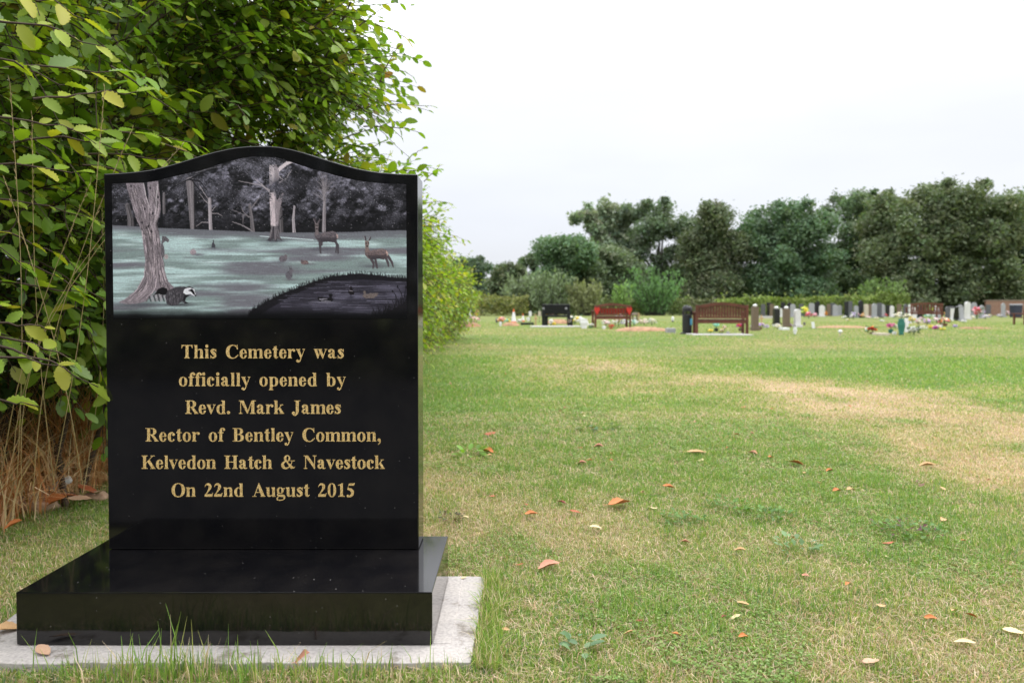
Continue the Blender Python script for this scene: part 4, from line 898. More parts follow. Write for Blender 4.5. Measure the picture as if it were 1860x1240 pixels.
y = rg.uniform(1.9, 3.9, n); x = -1.6 + rg.normal(0, .075, n) + .08 * np.sin(y * 5)
pa = stalks(rg, n, x, y, rg.uniform(.1, .5, n) * (.7 + .6 * n2(x, y, .3)), rg.uniform(.0022, .006, n), rg.uniform(.1, 1.9, n), pick(rg, n, S_PAL, [.3, .28, .2, .14, .08]))
n = 1500
y = rg.uniform(1.9, 3.6, n); x = -1.52 + rg.normal(0, .035, n)
pb = stalks(rg, n, x, y, rg.uniform(.04, .2, n), rg.uniform(.002, .004, n), rg.uniform(.4, 1.4, n), pick(rg, n, S_PAL, [.28, .28, .14, .18, .12]))
n = 700
y = rg.uniform(1.88, 3.2, n); x = -1.5 + rg.normal(0, .035, n)
pc_ = stalks(rg, n, x, y, rg.uniform(.12, .42, n), rg.uniform(.004, .0085, n), rg.uniform(.6, 1.9, n), pick(rg, n, [[.8, .5, .25], [.85, .68, .42], [.6, .3, .13]], [.4, .35, .25]))
V_, F_, C_ = join([pa, pb, pc_])
tag(link('dead_grass', np_mesh('dead_grass', V_, F_, C_), M_STRAW), 'brown dead grass under the hedge', 'grass', kind='stuff')
def tall_stalk(a, b, ya, yb, bow, label):
    p, q = plane(*a, ya), plane(*b, yb); mb = MB(); t = [i / 9 for i in range(10)]
    o = Vector((p.x, p.y, GZ)); side = Vector((bow, 0, abs(bow) * .3))
    pts = [(p + (q - p) * k + side * math.sin(k * math.pi)) - o for k in t]
    e_ = empty('grass_stalk', o, label, 'grass stalk', 'tall dry grass stalks before the hedge')
    mb.tube(pts, [.0012 - .0006 * k for k in t], 5); mb.build('stem', M_STALK, e_)
    hb = MB(); rs = random.Random(label)
    for i in range(16):
        k = .8 + .2 * i / 15; c = pts[int(k * 9)] + (pts[9] - pts[8]) * ((k * 9) % 1 if k < 1 else 0); d = (pts[9] - pts[7]).normalized()
        v = d * .012 + Vector((rs.uniform(-.004, .004), rs.uniform(-.004, .004), rs.uniform(-.002, .003)))
        hb.tube([c, c + v * .5, c + v], [.0004, .0013, .0003], 4)
    hb.build('seed_head', M_STALK, e_)
rgi = np.random.default_rng(61); n = 900
O = np.stack([-1.63 + rgi.normal(0, .05, n), rgi.uniform(1.8, 3.6, n), rgi.uniform(.3, .85, n)], 1)
lv, lf, lc = scatter(LEAF_FAR, O, rgi.normal(0, 1, (n, 3)) + np.array([.5, 0, -.6]), np.array([1., -.4, .5]) + rgi.normal(0, .3, (n, 3)), rgi.uniform(.035, .06, n), pick(rgi, n, [[.05, .11, .035], [.08, .16, .05], [.04, .08, .03]], [.4, .3, .3]))
iv = empty('ivy', (-1.63, 2.5, GZ), 'dark ivy climbing the wire fence under the hedge', 'ivy')
link('foliage', np_mesh('foliage', lv - np.array([-1.63, 2.5, GZ]), lf, lc), M_LEAF, iv)
q = np.stack([np.stack([np.full(40, 0.) + rgi.normal(0, .02, 40), np.linspace(-.9, .9, 40) + rgi.normal(0, .04, 40) * t, np.full(40, .88 * t)], 1) for t in (0, .33, .66, 1)], 1)
v, f = tubes_np(q, .004, .0015, 4); link('stems', np_mesh('stems', v, f), M_TWIG, iv)
M_STALK = mat('dry_stalk', (.66, .52, .28), .7, .25, 30)
for a, b, ya, yb, bow, lab in [((95, 880), (190, 160), 2.1, 1.48, .02, 'tall dry grass stalk ending highest, at the upper left against green leaves'), ((60, 900), (240, 235), 2.0, 1.43, -.05, 'dry grass stalk leaning right with its head just below the highest one'), ((40, 900), (330, 265), 2.0, 1.48, -.12, 'dry grass stalk arching right to the corner of the headstone'),
                               ((30, 880), (18, 150), 1.98, 1.4, .02, 'nearly upright dry grass stalk at the left edge'), ((150, 880), (10, 330), 2.1, 1.48, .02, 'dry grass stalk leaning left across the others'), ((100, 890), (58, 210), 2.1, 1.53, -.02, 'straight thin dry grass stalk beside the upright one'), ((0, 880), (165, 330), 1.98, 1.45, -.03, 'dry grass stalk crossing the hedge in front of the dark gap'), ((20, 900), (305, 300), 2.05, 1.53, -.1, 'dry grass stalk bowed low over the top left corner of the headstone'), ((150, 900), (185, 380), 2.15, 2.1, .03, 'short dry grass stalk close to the left edge of the headstone')]:
    tall_stalk(a, b, ya, yb, bow, lab)
M_WIRE = mat('galvanised_wire', (.16, .17, .16), .5, .2, 40, metal=.6)
M_POST = mat('fence_post_wood', (.14, .11, .08), .85, .35, 12, bump=.4)
FX = -1.66
fe = empty('wire_fence', (FX, 2.6, GZ), 'hexagonal wire mesh fence half hidden under the hedge', 'fence')
mb = MB(); cw, ch = .05, .058
paths = []
for i in range(int(2.6 / cw)):
    for j in range(int(.95 / (ch * .75))):
        yv = -1.1 + i * cw + (cw / 2 if j % 2 else 0); zv = .05 + j * ch * .75
        c0 = (0, yv, zv + ch * .5); c1 = (0, yv, zv + ch * .75)
        paths += [(( 0, yv, zv), (0, yv, zv + ch * .5)), ((0, yv, zv + ch * .5), (0, yv + cw / 2, zv + ch * .75)), ((0, yv, zv + ch * .5), (0, yv - cw / 2, zv + ch * .75))]
v, f = tubes_np(np.array(paths), .0009, .0009, 3)
link('mesh_panel', np_mesh('mesh_panel', v, f), M_WIRE, fe)
for z in (.12, .55, 1.0):
    mb = MB(); mb.tube([(.004, -1.2, z), (.004, 0, z - .004), (.004, 1.6, z)], .0016, 5); mb.build('strand', M_WIRE, fe)
for yv in (-1.1, .25, 1.5):
    mb = MB(); mb.lathe([(.036, -.2), (.036, 1.05), (.03, 1.08)], (-.045, yv, 0), 10); mb.build('post', M_POST, fe)
# ------------------------------------------------------------------ trees and hedges at the far side
M_FOL = leaf_mat('far_foliage', .22, .6, .2)
M_BARK = mat('tree_bark', (.07, .062, .05), .95, .3, 3, bump=.5)
def quads(rg, P, size, flat, col, asp=1.0):
    """small leaf-spray faces at points P, lying roughly level"""
    n = len(P)
    nrm = unit(rg.normal(0, flat, (n, 3)) + np.array([0, -.25, 1])); d = unit(np.cross(nrm, rg.normal(0, 1, (n, 3)))); s_ = np.cross(nrm, d)
    a, b = (size * asp)[:, None], size[:, None]
    V = np.stack([P - d * a, P + s_ * b * .55 + nrm * b * .12, P + d * a, P - s_ * b * .55 - nrm * b * .1], 1)
    return V.reshape(-1, 3), np.arange(n * 4).reshape(n, 4), np.repeat(col, 4, 0)
def tree(name, label, px0, px1, ytop, Y, base_col, seed, lobes=15, dens=1.0, low=.18, spread=1.0, leaf=.21, hollow=.4, group='trees along the far side', cat='tree', lean=0.0, ybase=None):
    rg = np.random.default_rng(seed)
    xc = ((px0 + px1) / 2 - 930) / F * Y; wd = (px1 - px0) / F * Y; H = HC + (561 - ytop) / F * Y - GZ
    root = empty(name, (xc, Y, GZ), label, cat, group)
    cen, rad = [], []
    zc, rz, rx = H * (low + 1) / 2, H * (1 - low) / 2, wd / 2
    for k in range(int(lobes * 3.2)):
        for _ in range(40):
            u, w_ = rg.uniform(-1, 1), rg.uniform(-1, 1)
            if abs(u) ** 2.6 + (max(w_, 0) ** 2.4 + max(-w_, 0) ** 6) > 1: continue
            c = np.array([u * rx, rg.uniform(-.6, .6) * rx, zc + w_ * rz])
            r = min(rx, 3.6) * rg.uniform(.28, .46) * spread
            r = min(r, H - c[2] if H - c[2] > .5 else .5)
            if abs(c[0]) + r < rx * 1.1 and c[2] + r * .8 <= H * 1.01 and c[2] - r * .6 > H * low * .6 - .3: break
        cen.append(c); rad.append(r)
    # one lobe always carries the top
    cen.append(np.array([rg.uniform(-.15, .15) * rx, 0, H - rx * .3])); rad.append(rx * .32)
    Ps, Cs = [], []
    for c, r in zip(cen, rad):
        m = int(dens * 44 * (r / 1.5) ** 2 + 12)
        d = unit(rg.normal(0, 1, (m, 3))); d[:, 2] += .15
        q = r * (hollow + (1 - hollow) * rg.random((m, 1)) ** .5)
        pc = c + unit(d) * q * np.array([1, 1, .95])
        lob = rg.uniform(.82, 1.2)
        for p_ in pc:
            k = rg.integers(14, 26); cr = r * rg.uniform(.2, .36)
            Ps.append(p_ + rg.normal(0, 1, (k, 3)) * np.array([cr, cr, cr * .8])); Cs.append(np.repeat(np.array(base_col)[None] * lob * rg.uniform(.86, 1.16) * (1 + rg.uniform(-.1, .1, (1, 3))), k, 0))
    P = np.concatenate(Ps); C = np.concatenate(Cs) * np.array([1.12, 1.13, 1.15]) * rg.uniform(.88, 1.12, (len(P), 1))
    P[:, 2] = np.maximum(P[:, 2], .2)
    v, f, c = quads(rg, P, rg.uniform(.6, 1.15, len(P)) * leaf, 1.1, C)
    link('crown', np_mesh('crown', v, f, c), M_FOL, root)
    mb = MB(); tr = H * .028 + .05; top = H * .62
    sway = [rg.normal(0, .12) for _ in range(6)]
    trunk = [Vector((sway[i] * i * .25 + lean * i / 5, 0, -.1 + top * i / 5)) for i in range(6)]
    mb.tube(trunk, [tr * (1.25 if i == 0 else 1 - .13 * i) for i in range(6)], 9)
    for c in cen[:10]:
        k = rg.uniform(.3, .8); s0 = Vector((0, 0, top * k)) + Vector((sway[3] * .5, 0, 0)); e_ = Vector(c); m_ = (s0 + e_) / 2 + Vector((0, 0, .12 * (e_ - s0).length))
        mb.tube([s0, m_, e_], [tr * .5, tr * .3, tr * .08], 6)
    mb.build('trunk', M_BARK, root)
    return root
OAK, BLUE, PALE, OLIVE, DARK = (.12, .165, .095), (.115, .175, .098), (.19, .23, .16), (.135, .165, .09), (.1, .14, .09)
tree('oak_tree', 'dark round tree partly hidden behind the end of the hornbeam hedge', 815, 890, 470, 72, DARK, 101, 10, 1.1, .02)
tree('small_tree', 'low greyish tree between the hedge end and the willow shrubs', 880, 955, 480, 84, (.12, .15, .08), 102, 9, 1.0, .08)
tree('small_tree', 'slim tree with a thin loose top left of the domed tree', 940, 985, 462, 88, (.1, .135, .07), 103, 7, .7, .1, hollow=.3)
tree('oak_tree', 'domed dark green tree above the black granite bench', 962, 1082, 431, 80, (.11, .17, .09), 104, 15, 1.2, .02)
tree('poplar_tree', 'tall airy tree with pale grey green foliage, leftmost of the tall trees', 1032, 1165, 361, 92, (.21, .25, .17), 105, 15, .62, .24, spread=.8, leaf=.3, hollow=.25)
tree('poplar_tree', 'tall open tree with bare trunk and sky showing through, behind the red bench', 1135, 1256, 366, 88, (.125, .165, .1), 106, 14, .7, .2, spread=.85, hollow=.25)
tree('small_tree', 'dull green tree filling the gap under the two airy trees', 1040, 1175, 448, 84, (.15, .19, .11), 107, 14, .9, .05)
tree('oak_tree', 'brownish dark oak above the litter bin', 1236, 1356, 373, 82, (.125, .15, .085), 108, 16, 1.25, .02)
tree('oak_tree', 'wide bluish green tree with a domed top right of the brownish oak', 1338, 1512, 371, 80, BLUE, 109, 20, 1.15, .02)
tree('oak_tree', 'tall tree with many sky gaps left of the biggest tree', 1498, 1645, 348, 88, (.115, .16, .085), 110, 17, .78, .14, spread=.85, hollow=.3)
tree('oak_tree', 'biggest dark olive tree with the highest crown, at the right', 1580, 1838, 340, 72, OLIVE, 111, 30, 1.35, .02)
tree('oak_tree', 'dark tree at the right edge behind the biggest tree', 1790, 1935, 350, 88, (.105, .155, .095), 112, 18, 1.1, .02)
tree('oak_tree', 'low dark tree closing the gap beneath the bluish and gappy trees', 1440, 1620, 455, 92, DARK, 113, 16, 1.2, .02)
tree('oak_tree', 'low dark tree beneath the brownish oak, its crown near the ground', 1215, 1400, 480, 90, DARK, 114, 15, 1.2, .02)
tree('oak_tree', 'dark tree standing beyond the right edge and the brick wall', 1880, 2080, 372, 80, DARK, 115, 18, 1.1, .02)
tree('oak_tree', 'distant dark tree low on the horizon at the far left end of the cemetery', 760, 870, 508, 105, DARK, 116, 12, 1.2, .0)
tree('oak_tree', 'distant dark tree low behind the grey green willow shrubs', 865, 990, 512, 104, DARK, 117, 12, 1.2, .0)
tree('oak_tree', 'distant dark tree low behind the red bench', 1075, 1250, 495, 102, DARK, 118, 16, 1.2, .0)
tree('oak_tree', 'distant dark tree low behind the brick wall at the right edge', 1760, 1980, 480, 104, DARK, 119, 18, 1.2, .0)
def shoots(name, label, px0, px1, ytop, Y, col, seed, n=150, group='shrubs before the far trees', lean=.25, leaf=.16, cat='shrub'):
    """upright shrub: many arching stems set with narrow leaves"""
    rg = np.random.default_rng(seed)
    xc = ((px0 + px1) / 2 - 930) / F * Y; wd = (px1 - px0) / F * Y; H = HC + (561 - ytop) / F * Y - GZ
    root = empty(name, (xc, Y, GZ), label, cat, group)
    bx = rg.uniform(-.36, .36, n) * wd; by = rg.uniform(-.3, .3, n) * wd
    h = H * rg.uniform(.45, 1.0, n) * np.where(np.abs(bx) > wd * .28, .85, 1); ax = bx / wd * 2 * lean * h + rg.normal(0, .08, n) * h; ay = rg.normal(0, .12, n) * h
    t = np.linspace(0, 1, 6)[None, :, None]
    P = np.stack([bx, by, np.zeros(n)], 1)[:, None] * np.array([.5, .5, 1]) + np.stack([ax + bx * .5, ay + by * .5, h], 1)[:, None] * np.concatenate([t ** 1.3, t ** 1.3, t], 2)
    v, f = tubes_np(P, .03, .008, 3)
    own = np.repeat(np.arange(n), 26); u = rg.uniform(.08, 1, len(own)); fi = np.minimum((u * 5).astype(int), 4); fr = (u * 5 - fi)[:, None]
    Q = P[own, fi] * (1 - fr) + P[own, fi + 1] * fr + rg.normal(0, .1, (len(own), 3))
    C = np.array(col)[None] * rg.uniform(.7, 1.3, (n, 1))[own] * rg.uniform(.8, 1.2, (len(own), 1))
    d = unit(np.array([0, 0, 1.]) + rg.normal(0, .6, (len(own), 3))); nr = unit(rg.normal(0, 1, (len(own), 3)) + np.array([0, -.5, .4])); s_ = unit(np.cross(nr, d))
    L_ = (leaf * rg.uniform(.7, 1.5, len(own)))[:, None]
    V = np.stack([Q, Q + d * L_ * .8 + s_ * L_ * .34, Q + d * L_ * 1.9, Q + d * L_ * .8 - s_ * L_ * .34], 1)
    link('foliage', np_mesh('foliage', V.reshape(-1, 3), np.arange(len(own) * 4).reshape(-1, 4), np.repeat(C, 4, 0)), M_FOL, root)
    link('stems', np_mesh('stems', v, f), M_BARK, root)
shoots('willow_shrub', 'grey green upright willow shrub left of the black granite bench', 912, 985, 500, 66, (.2, .25, .15), 201, 130)
shoots('willow_shrub', 'grey green willow shrub directly behind the black granite bench, the tallest of them', 955, 1040, 489, 64, (.19, .245, .14), 202, 170)
shoots('willow_shrub', 'yellower willow shrub between the black bench and the red bench', 1030, 1092, 508, 63, (.22, .24, .12), 203, 120)
shoots('young_tree', 'slim bright green sapling above the red bench', 1116, 1140, 512, 62, (.19, .31, .09), 204, 36, lean=.2, cat='tree')
shoots('young_tree', 'fresh green young tree with a wide fan of leaves right of the slim sapling', 1146, 1232, 484, 64, (.14, .26, .1), 205, 130, lean=.5, cat='tree')
shoots('willow_shrub', 'pale green shrub rising above the hedge left of the biggest tree', 1555, 1612, 505, 64, (.17, .26, .09), 206, 70)
shoots('willow_shrub', 'light green shrub under the biggest tree, rising out of the hedge', 1596, 1640, 512, 63, (.16, .24, .08), 207, 55)
def hedge(label, px0, px1, ytop, Y, col, seed, depth=1.6, shag=.25, Y2=None):
    rg = np.random.default_rng(seed); Y2 = Y2 or Y
    xa, xb = (px0 - 930) / F * Y, (px1 - 930) / F * Y2; H = HC + (561 - ytop) / F * (Y + Y2) / 2 - GZ
    Ln = math.hypot(xb - xa, Y2 - Y); n = int(Ln * H * 190)
    root = empty('hedge', ((xa + xb) / 2, (Y + Y2) / 2, GZ), label, 'hedge', 'hedges before the far trees', math.atan2(Y2 - Y, xb - xa))
    u = rg.uniform(-.5, .5, n) * Ln; hh = H * (.86 + .22 * n2(u + seed * 9, 0 * u, 1.6) + .1 * n2(u, 0 * u + seed, .5))
    zt = rg.random(n) ** .75; edge = rg.random(n) < .6
    y = np.where(edge, -depth / 2, rg.uniform(-.5, .5, n) * depth) * (1 - .3 * zt ** 3) + rg.normal(0, .12, n) + .25 * (n2(u, zt * 3, .8, seed) - .5)
    P = np.stack([u, y, zt * hh + np.where(rg.random(n) < .1, rg.uniform(0, shag, n) * zt, 0)], 1)
    cl = n2(u, zt * 4 + seed, 1.1, 2)[:, None]
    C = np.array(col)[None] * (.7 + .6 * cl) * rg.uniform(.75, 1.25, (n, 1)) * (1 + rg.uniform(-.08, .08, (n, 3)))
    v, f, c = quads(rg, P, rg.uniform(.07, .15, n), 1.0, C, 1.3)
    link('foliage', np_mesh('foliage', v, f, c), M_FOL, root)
    k = max(4, int(Ln / .8)); bx = np.linspace(-.5, .5, k) * Ln
    q = np.stack([np.stack([bx + rg.normal(0, .2, k) * t, rg.normal(0, .2, k) * t, np.full(k, t * H * .85)], 1) for t in (0, .5, 1)], 1)
    q = np.concatenate([q, np.array([[[-Ln / 2, 0, .0], [0, .02, .01], [Ln / 2, 0, 0]]])]); v, f = tubes_np(q, .04, .015, 4); link('stems', np_mesh('stems', v, f), M_BARK, root)
hedge('olive green hedge left of the black granite bench', 800, 960, 540, 62, (.2, .21, .07), 301, shag=.6)
hedge('bushy olive hedge behind the black bench and the red bench', 950, 1250, 543, 66, (.15, .19, .07), 302, shag=.7)
hedge('dull green hedge behind the litter bin', 1235, 1320, 546, 68, (.15, .165, .08), 303)
hedge('bright green hedge behind the brown slatted bench and the rows of headstones', 1300, 1560, 541, 66, (.2, .26, .065), 304, shag=.7)
hedge('bright green hedge ending under the biggest tree', 1545, 1645, 535, 62, (.19, .25, .065), 305, shag=.6)
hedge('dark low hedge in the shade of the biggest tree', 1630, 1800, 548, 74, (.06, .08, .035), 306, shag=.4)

# brick wall at the right
mw, t, p = new_mat('red_brick')
tcn = t.nodes.new('ShaderNodeTexCoord'); mpn = t.nodes.new('ShaderNodeMapping'); mpn.inputs['Rotation'].default_value = (math.pi / 2, 0, 0)
bk = t.nodes.new('ShaderNodeTexBrick'); bk.inputs['Scale'].default_value = 4.4; bk.inputs['Color1'].default_value = (.2, .1, .065, 1); bk.inputs['Color2'].default_value = (.27, .15, .1, 1); bk.inputs['Mortar'].default_value = (.3, .27, .23, 1); bk.inputs['Mortar Size'].default_value = .012
t.links.new(tcn.outputs['Object'], mpn.inputs[0]); t.links.new(mpn.outputs[0], bk.inputs['Vector']); t.links.new(bk.outputs[0], p.inputs['Base Color']); p.inputs['Roughness'].default_value = .9
M_COP = mat('coping_stone', (.25, .2, .16), .9, .2, 6)
wa = at(1790, 572.5); wx = (1790 - 930) / F * 66
wl_ = empty('brick_wall', (wx + 8, 66, GZ), 'low red brick wall under the trees at the right edge', 'wall')
mb = MB(); mb.box((0, 0, .7), (16, .25, 1.4)); mb.build('wall_face', mw, wl_)
mb = MB(); mb.box((0, 0, 1.445), (16.06, .32, .085)); mb.build('coping', M_COP, wl_)

# ------------------------------------------------------------------ the graves
def cm(name, col, **k): return mat(name, col, **{**dict(rough=.7, var=.15, scale=30), **k})
M = dict(black=cm('black_granite', (.012, .012, .014), rough=.15, spec=.5), grey=cm('grey_granite', (.33, .33, .35), rough=.35), dgrey=cm('dark_grey_granite', (.1, .1, .11), rough=.3), white=cm('white_marble', (.62, .61, .6), rough=.5),
         cream=cm('cream_stone', (.52, .45, .36)), brown=cm('brown_stone', (.15, .11, .075)), wood=cm('pale_wood', (.5, .33, .18), scale=12), bench=cm('red_brown_timber', (.13, .04, .024), rough=.5, var=.3, scale=9),
         dbench=cm('brown_timber', (.11, .035, .02), rough=.5, var=.3, scale=9), soil=mat('bare_soil', (.28, .15, .085), .95, .4, 9, bump=.8), tsoil=mat('dry_soil', (.34, .2, .115), .95, .35, 9, bump=.8), red=cm('red_plastic', (.5, .03, .02), rough=.45), orange=cm('orange_plastic', (.68, .13, .03), rough=.45),
         wht=cm('white_plastic', (.72, .72, .72), rough=.5), blk=cm('black_plastic', (.02, .02, .022), rough=.4), navy=cm('navy_plastic', (.03, .035, .06), rough=.4), teal=cm('green_glaze', (.03, .16, .12), rough=.35), blue=cm('blue_plastic', (.1, .36, .6)),
         kerb=cm('pale_kerb', (.5, .48, .46)), leafg=cm('flower_leaves', (.05, .12, .03), rough=.6), flag=cm('red_cloth', (.38, .03, .016), rough=.8), basket=cm('wicker', (.18, .085, .05), scale=60))
FL = {k: cm(k + '_petals', c, rough=.6, var=.12, scale=60) for k, c in dict(white=(.8, .79, .76), pink=(.75, .25, .34), palepink=(.8, .52, .56), yellow=(.8, .6, .06), orange=(.8, .3, .03), red=(.6, .03, .03), purple=(.42, .1, .42), lilac=(.5, .38, .65), magenta=(.55, .06, .28), cream=(.78, .7, .5), lime=(.6, .75, .12), mint=(.3, .65, .5)).items()}
def sz(px, p): return px * p.y / F
def stone(px, py, w, h, style, m, label, group=None, tilt=0.0, rz=0.0, mp2=None, th=.1):
    """a distant headstone: tablet and plinth; w,h in photo pixels"""
    p = at(px, py); w, h = sz(w, p), sz(h, p)
    e_ = empty('headstone', p, label, 'headstone', group, rz)
    ph = min(.1, h * .13); n = 9; hw = w / 2
    if style == 'round': top = [(hw * math.cos(a), h - hw + hw * math.sin(a)) for a in [math.pi * i / n for i in range(n + 1)]]
    elif style == 'ogee': top = [(hw, h * .88)] + [(hw * (1 - 2 * i / n), h * (.88 + .12 * math.sin(math.pi * i / n) ** 1.6)) for i in range(1, n)] + [(-hw, h * .88)]
    elif style == 'peak': top = [(hw, h * .86), (0, h), (-hw, h * .86)]
    elif style == 'cut': top = [(hw, h * .93), (hw * .8, h), (-hw * .8, h), (-hw, h * .93)]
    else: top = [(hw, h), (-hw, h)]
    mb = MB(); mb.prism([(-hw, ph), (hw, ph)] + top, -th / 2, th / 2); o = mb.build('tablet', M[m], e_, bevel=.006); o.rotation_euler.x = tilt
    mb = MB(); mb.box((0, -.04, ph / 2), (w * 1.22, .3, ph)); mb.build('plinth', M[mp2 or m], e_, bevel=.006)
    return e_
def flowers(px, py, w, h, cols, label, pot=None, poth=.35, leaf=.5, seed=None, group=None, zoff=0.0, name='flower_bouquet', cat='flowers', n=26, dy=0.0):
    """a bunch of blooms over leaves, in a pot or lying down; w,h in photo pixels"""
    p = at(px, py); w, h = sz(w, p), sz(h, p); p = Vector((p.x, p.y + dy, p.z + zoff))
    rg = random.Random(seed or int(px * 7 + py)); e_ = empty(name, p, label, cat, group)
    z0 = 0
    if pot:
        pr = min(w * .32, h * .4); z0 = h * poth
        mb = MB(); mb.lathe([(pr * .7, 0), (pr * .95, z0 * .8), (pr, z0 * .82), (pr, z0), (pr * .85, z0)], n=12); mb.build('pot', M[pot], e_, smooth=False)
    cr = (w / 2, min(w / 2, .25), (h - z0) / 2)
    bl = {c: MB() for c in cols}; lf = MB()
    br = max(.02, min(w, h) * .13)
    for i in range(n):
        a, b = rg.uniform(0, 6.283), rg.uniform(-.35, 1)
        d = Vector((math.cos(a) * math.sqrt(1 - b * b), math.sin(a) * math.sqrt(1 - b * b), b)) * rg.uniform(.7, 1)
        c = Vector((d.x * cr[0], d.y * cr[1], z0 + cr[2] + d.z * cr[2] * .9)); r = br * rg.uniform(.6, 1.25)
        bl[cols[i % len(cols)]].blob(c, (r, r, r * .7), i, 4, 7, .25); bl[cols[i % len(cols)]].tube([(0, 0, z0 + cr[2] * .5), c], .004, 3)
    for i in range(int(60 * leaf)):
        a, b = rg.uniform(0, 6.283), rg.uniform(-.8, .8); q = rg.uniform(.5, 1.05)
        c = Vector((math.cos(a) * cr[0] * q, math.sin(a) * cr[1] * q, z0 + cr[2] + b * cr[2] * .9)); d = Vector((math.cos(a), math.sin(a) * .6, rg.uniform(-.2, .8))).normalized() * br * rg.uniform(1.2, 2.6); s_ = d.cross(Vector((rg.uniform(-1, 1), rg.uniform(-1, 1), 1))).normalized() * br * .6
        lf.poly([c, c + d * .5 + s_, c + d, c + d * .5 - s_], [(0, 1, 2, 3)])
    if leaf:
        lf.tube([(0, 0, 0), (0, 0, z0 + cr[2])], br * .5, 5); lf.build('leaves', M['leafg'], e_)
    for c in cols: bl[c].build('blooms', FL[c], e_, smooth=True)
    return e_
def mound(px, py, w, h, m, label, depth=.9):
    p = at(px, py); w, h = sz(w, p), sz(h, p); rg = random.Random(int(px)); nx_, ny_ = 22, 10; P = []
    for j in range(ny_ + 1):
        for i in range(nx_ + 1):
            u, v = i / nx_ * 2 - 1, j / ny_ * 2 - 1
            z = max(0, (1 - abs(u) ** 3)) * max(0, 1 - abs(v) ** 2.4)
            P.append((u * w / 2 + rg.uniform(-.02, .02), v * depth / 2 + rg.uniform(-.02, .02), -.05 + (h + .05) * z ** .6 * rg.uniform(.8, 1.05) if z > 0 else -.06))
    mb = MB(); mb.poly(P, [(j * (nx_ + 1) + i, j * (nx_ + 1) + i + 1, (j + 1) * (nx_ + 1) + i + 1, (j + 1) * (nx_ + 1) + i) for j in range(ny_) for i in range(nx_)])
    return tag(mb.build('soil_mound', M[m], None, (p.x, p.y + depth / 2, GZ), True), label, 'grave mound')
def vase(px, py, w, h, m, label, cat='vase', name='vase'):
    p = at(px, py); w, h = sz(w, p) / 2, sz(h, p)
    mb = MB(); mb.lathe([(w * .6, 0), (w * .72, h * .05), (w * .6, h * .12), (w * .95, h * .5), (w, h * .7), (w * .7, h * .9), (w * .85, h), (w * .6, h * .99)], n=14)
    return tag(mb.build(name, M[m], None, p, True), label, cat)
def cone(px, py, h, label):
    p = at(px, py); h = sz(h, p); e_ = empty('traffic_cone', p, label, 'traffic cone', 'traffic cones by the graves')
    R0 = h * .2
    r = lambda z: R0 * (1 - z / h * .84)
    mb = MB(); mb.box((0, 0, h * .025), (h * .46, h * .46, h * .05)); mb.build('base_plate', M['orange'], e_)
    def seg(n_, m, a, b, k=1.0):
        mb = MB(); mb.lathe([(r(a * h) * k, a * h), (r(b * h) * k, b * h)], n=14); mb.build(n_, M[m], e_, smooth=False)
    return e_, seg
e_, seg = cone(828, 589, 27, 'orange traffic cone with a white band, on the soil mound beside the hedge'); seg('cone_body', 'orange', .05, .3); seg('reflective_band', 'wht', .3, .55, 1.02); seg('cone_tip', 'orange', .55, 1)
e_, seg = cone(933, 586, 25, 'traffic cone that is mostly white with an orange tip, left of the black bench'); seg('cone_body', 'orange', .05, .1); seg('reflective_band', 'wht', .1, .78, 1.02); seg('cone_tip', 'orange', .78, 1)
e_, seg = cone(950, 584, 15, 'smallest traffic cone, just left of the black bench'); seg('cone_body', 'orange', .05, .15); seg('reflective_band', 'wht', .15, .72, 1.02); seg('cone_tip', 'orange', .72, 1)
def cross(px, py, w, h, m, label):
    p = at(px, py); w, h = sz(w, p), sz(h, p); e_ = empty('wooden_cross', p, label, 'cross', 'wooden grave markers')
    t_ = max(.05, w * .22)
    mb = MB(); mb.box((0, 0, h / 2 - .03), (t_, t_ * .5, h + .06)); mb.build('upright', M[m], e_, bevel=.004)
    mb = MB(); mb.box((0, -t_ * .3, h * .68), (w, t_ * .3, t_)); mb.build('crossbar', M[m], e_, bevel=.004)
def marker(px, py, w, h, m, mh, label):
    """a small plaque on a thin stake"""
    p = at(px, py); w, h = sz(w, p), sz(h, p); e_ = empty('grave_marker', p, label, 'marker', 'small markers on stakes')
    mb = MB(); mb.tube([(0, 0, -.05), (0, 0, h * .7)], .012, 6); mb.build('stake', M['blk'], e_)
    mb = MB(); mb.prism([(-w / 2, h * .55), (w / 2, h * .55), (w / 2, h * .95), (w * .3, h), (-w * .3, h), (-w / 2, h * .95)], -.012, .012); mb.build('plaque', M[m], e_)
mound(840, 593.5, 68, 9, 'soil', 'long reddish soil mound at the foot of the hornbeam hedge')
mound(928, 592, 34, 7, 'tsoil', 'low tan soil mound under the mostly white traffic cone', .7)
mound(1016, 588, 52, 8, 'tsoil', 'soil heap behind the legs of the black bench')
mound(1172, 602, 108, 8, 'tsoil', 'long reddish soil mound between the red bench and the litter bin')
mound(1540, 596, 120, 4, 'tsoil', 'flat tan soil patch right of the white round topped stone')
mound(1780, 597, 70, 3, 'soil', 'thin streak of orange soil in the grass at the right', .5)
def block(px, py, w, h, m, label, name='kerb_stone', cat='kerb', depth=.3):
    p = at(px, py); w, h = sz(w, p), sz(h, p); mb = MB(); mb.box((0, depth / 2, h / 2 - .02), (w, depth, h + .04))
    return tag(mb.build(name, M[m], None, p, bevel=.008), label, cat)
block(798, 594.5, 50, 3, 'kerb', 'pale stone kerb lying at the foot of the hedge')
block(958, 590, 24, 4, 'black', 'flat black stone lying left of the black bench', 'flat_stone', 'stone', .5)
block(1010, 594.5, 92, 2.2, 'kerb', 'pale concrete strip the black bench stands on', 'concrete_strip', 'slab', .7)
block(1315, 609.5, 108, 2, 'kerb', 'pale concrete strip the brown slatted bench stands on', 'concrete_strip', 'slab', .8)
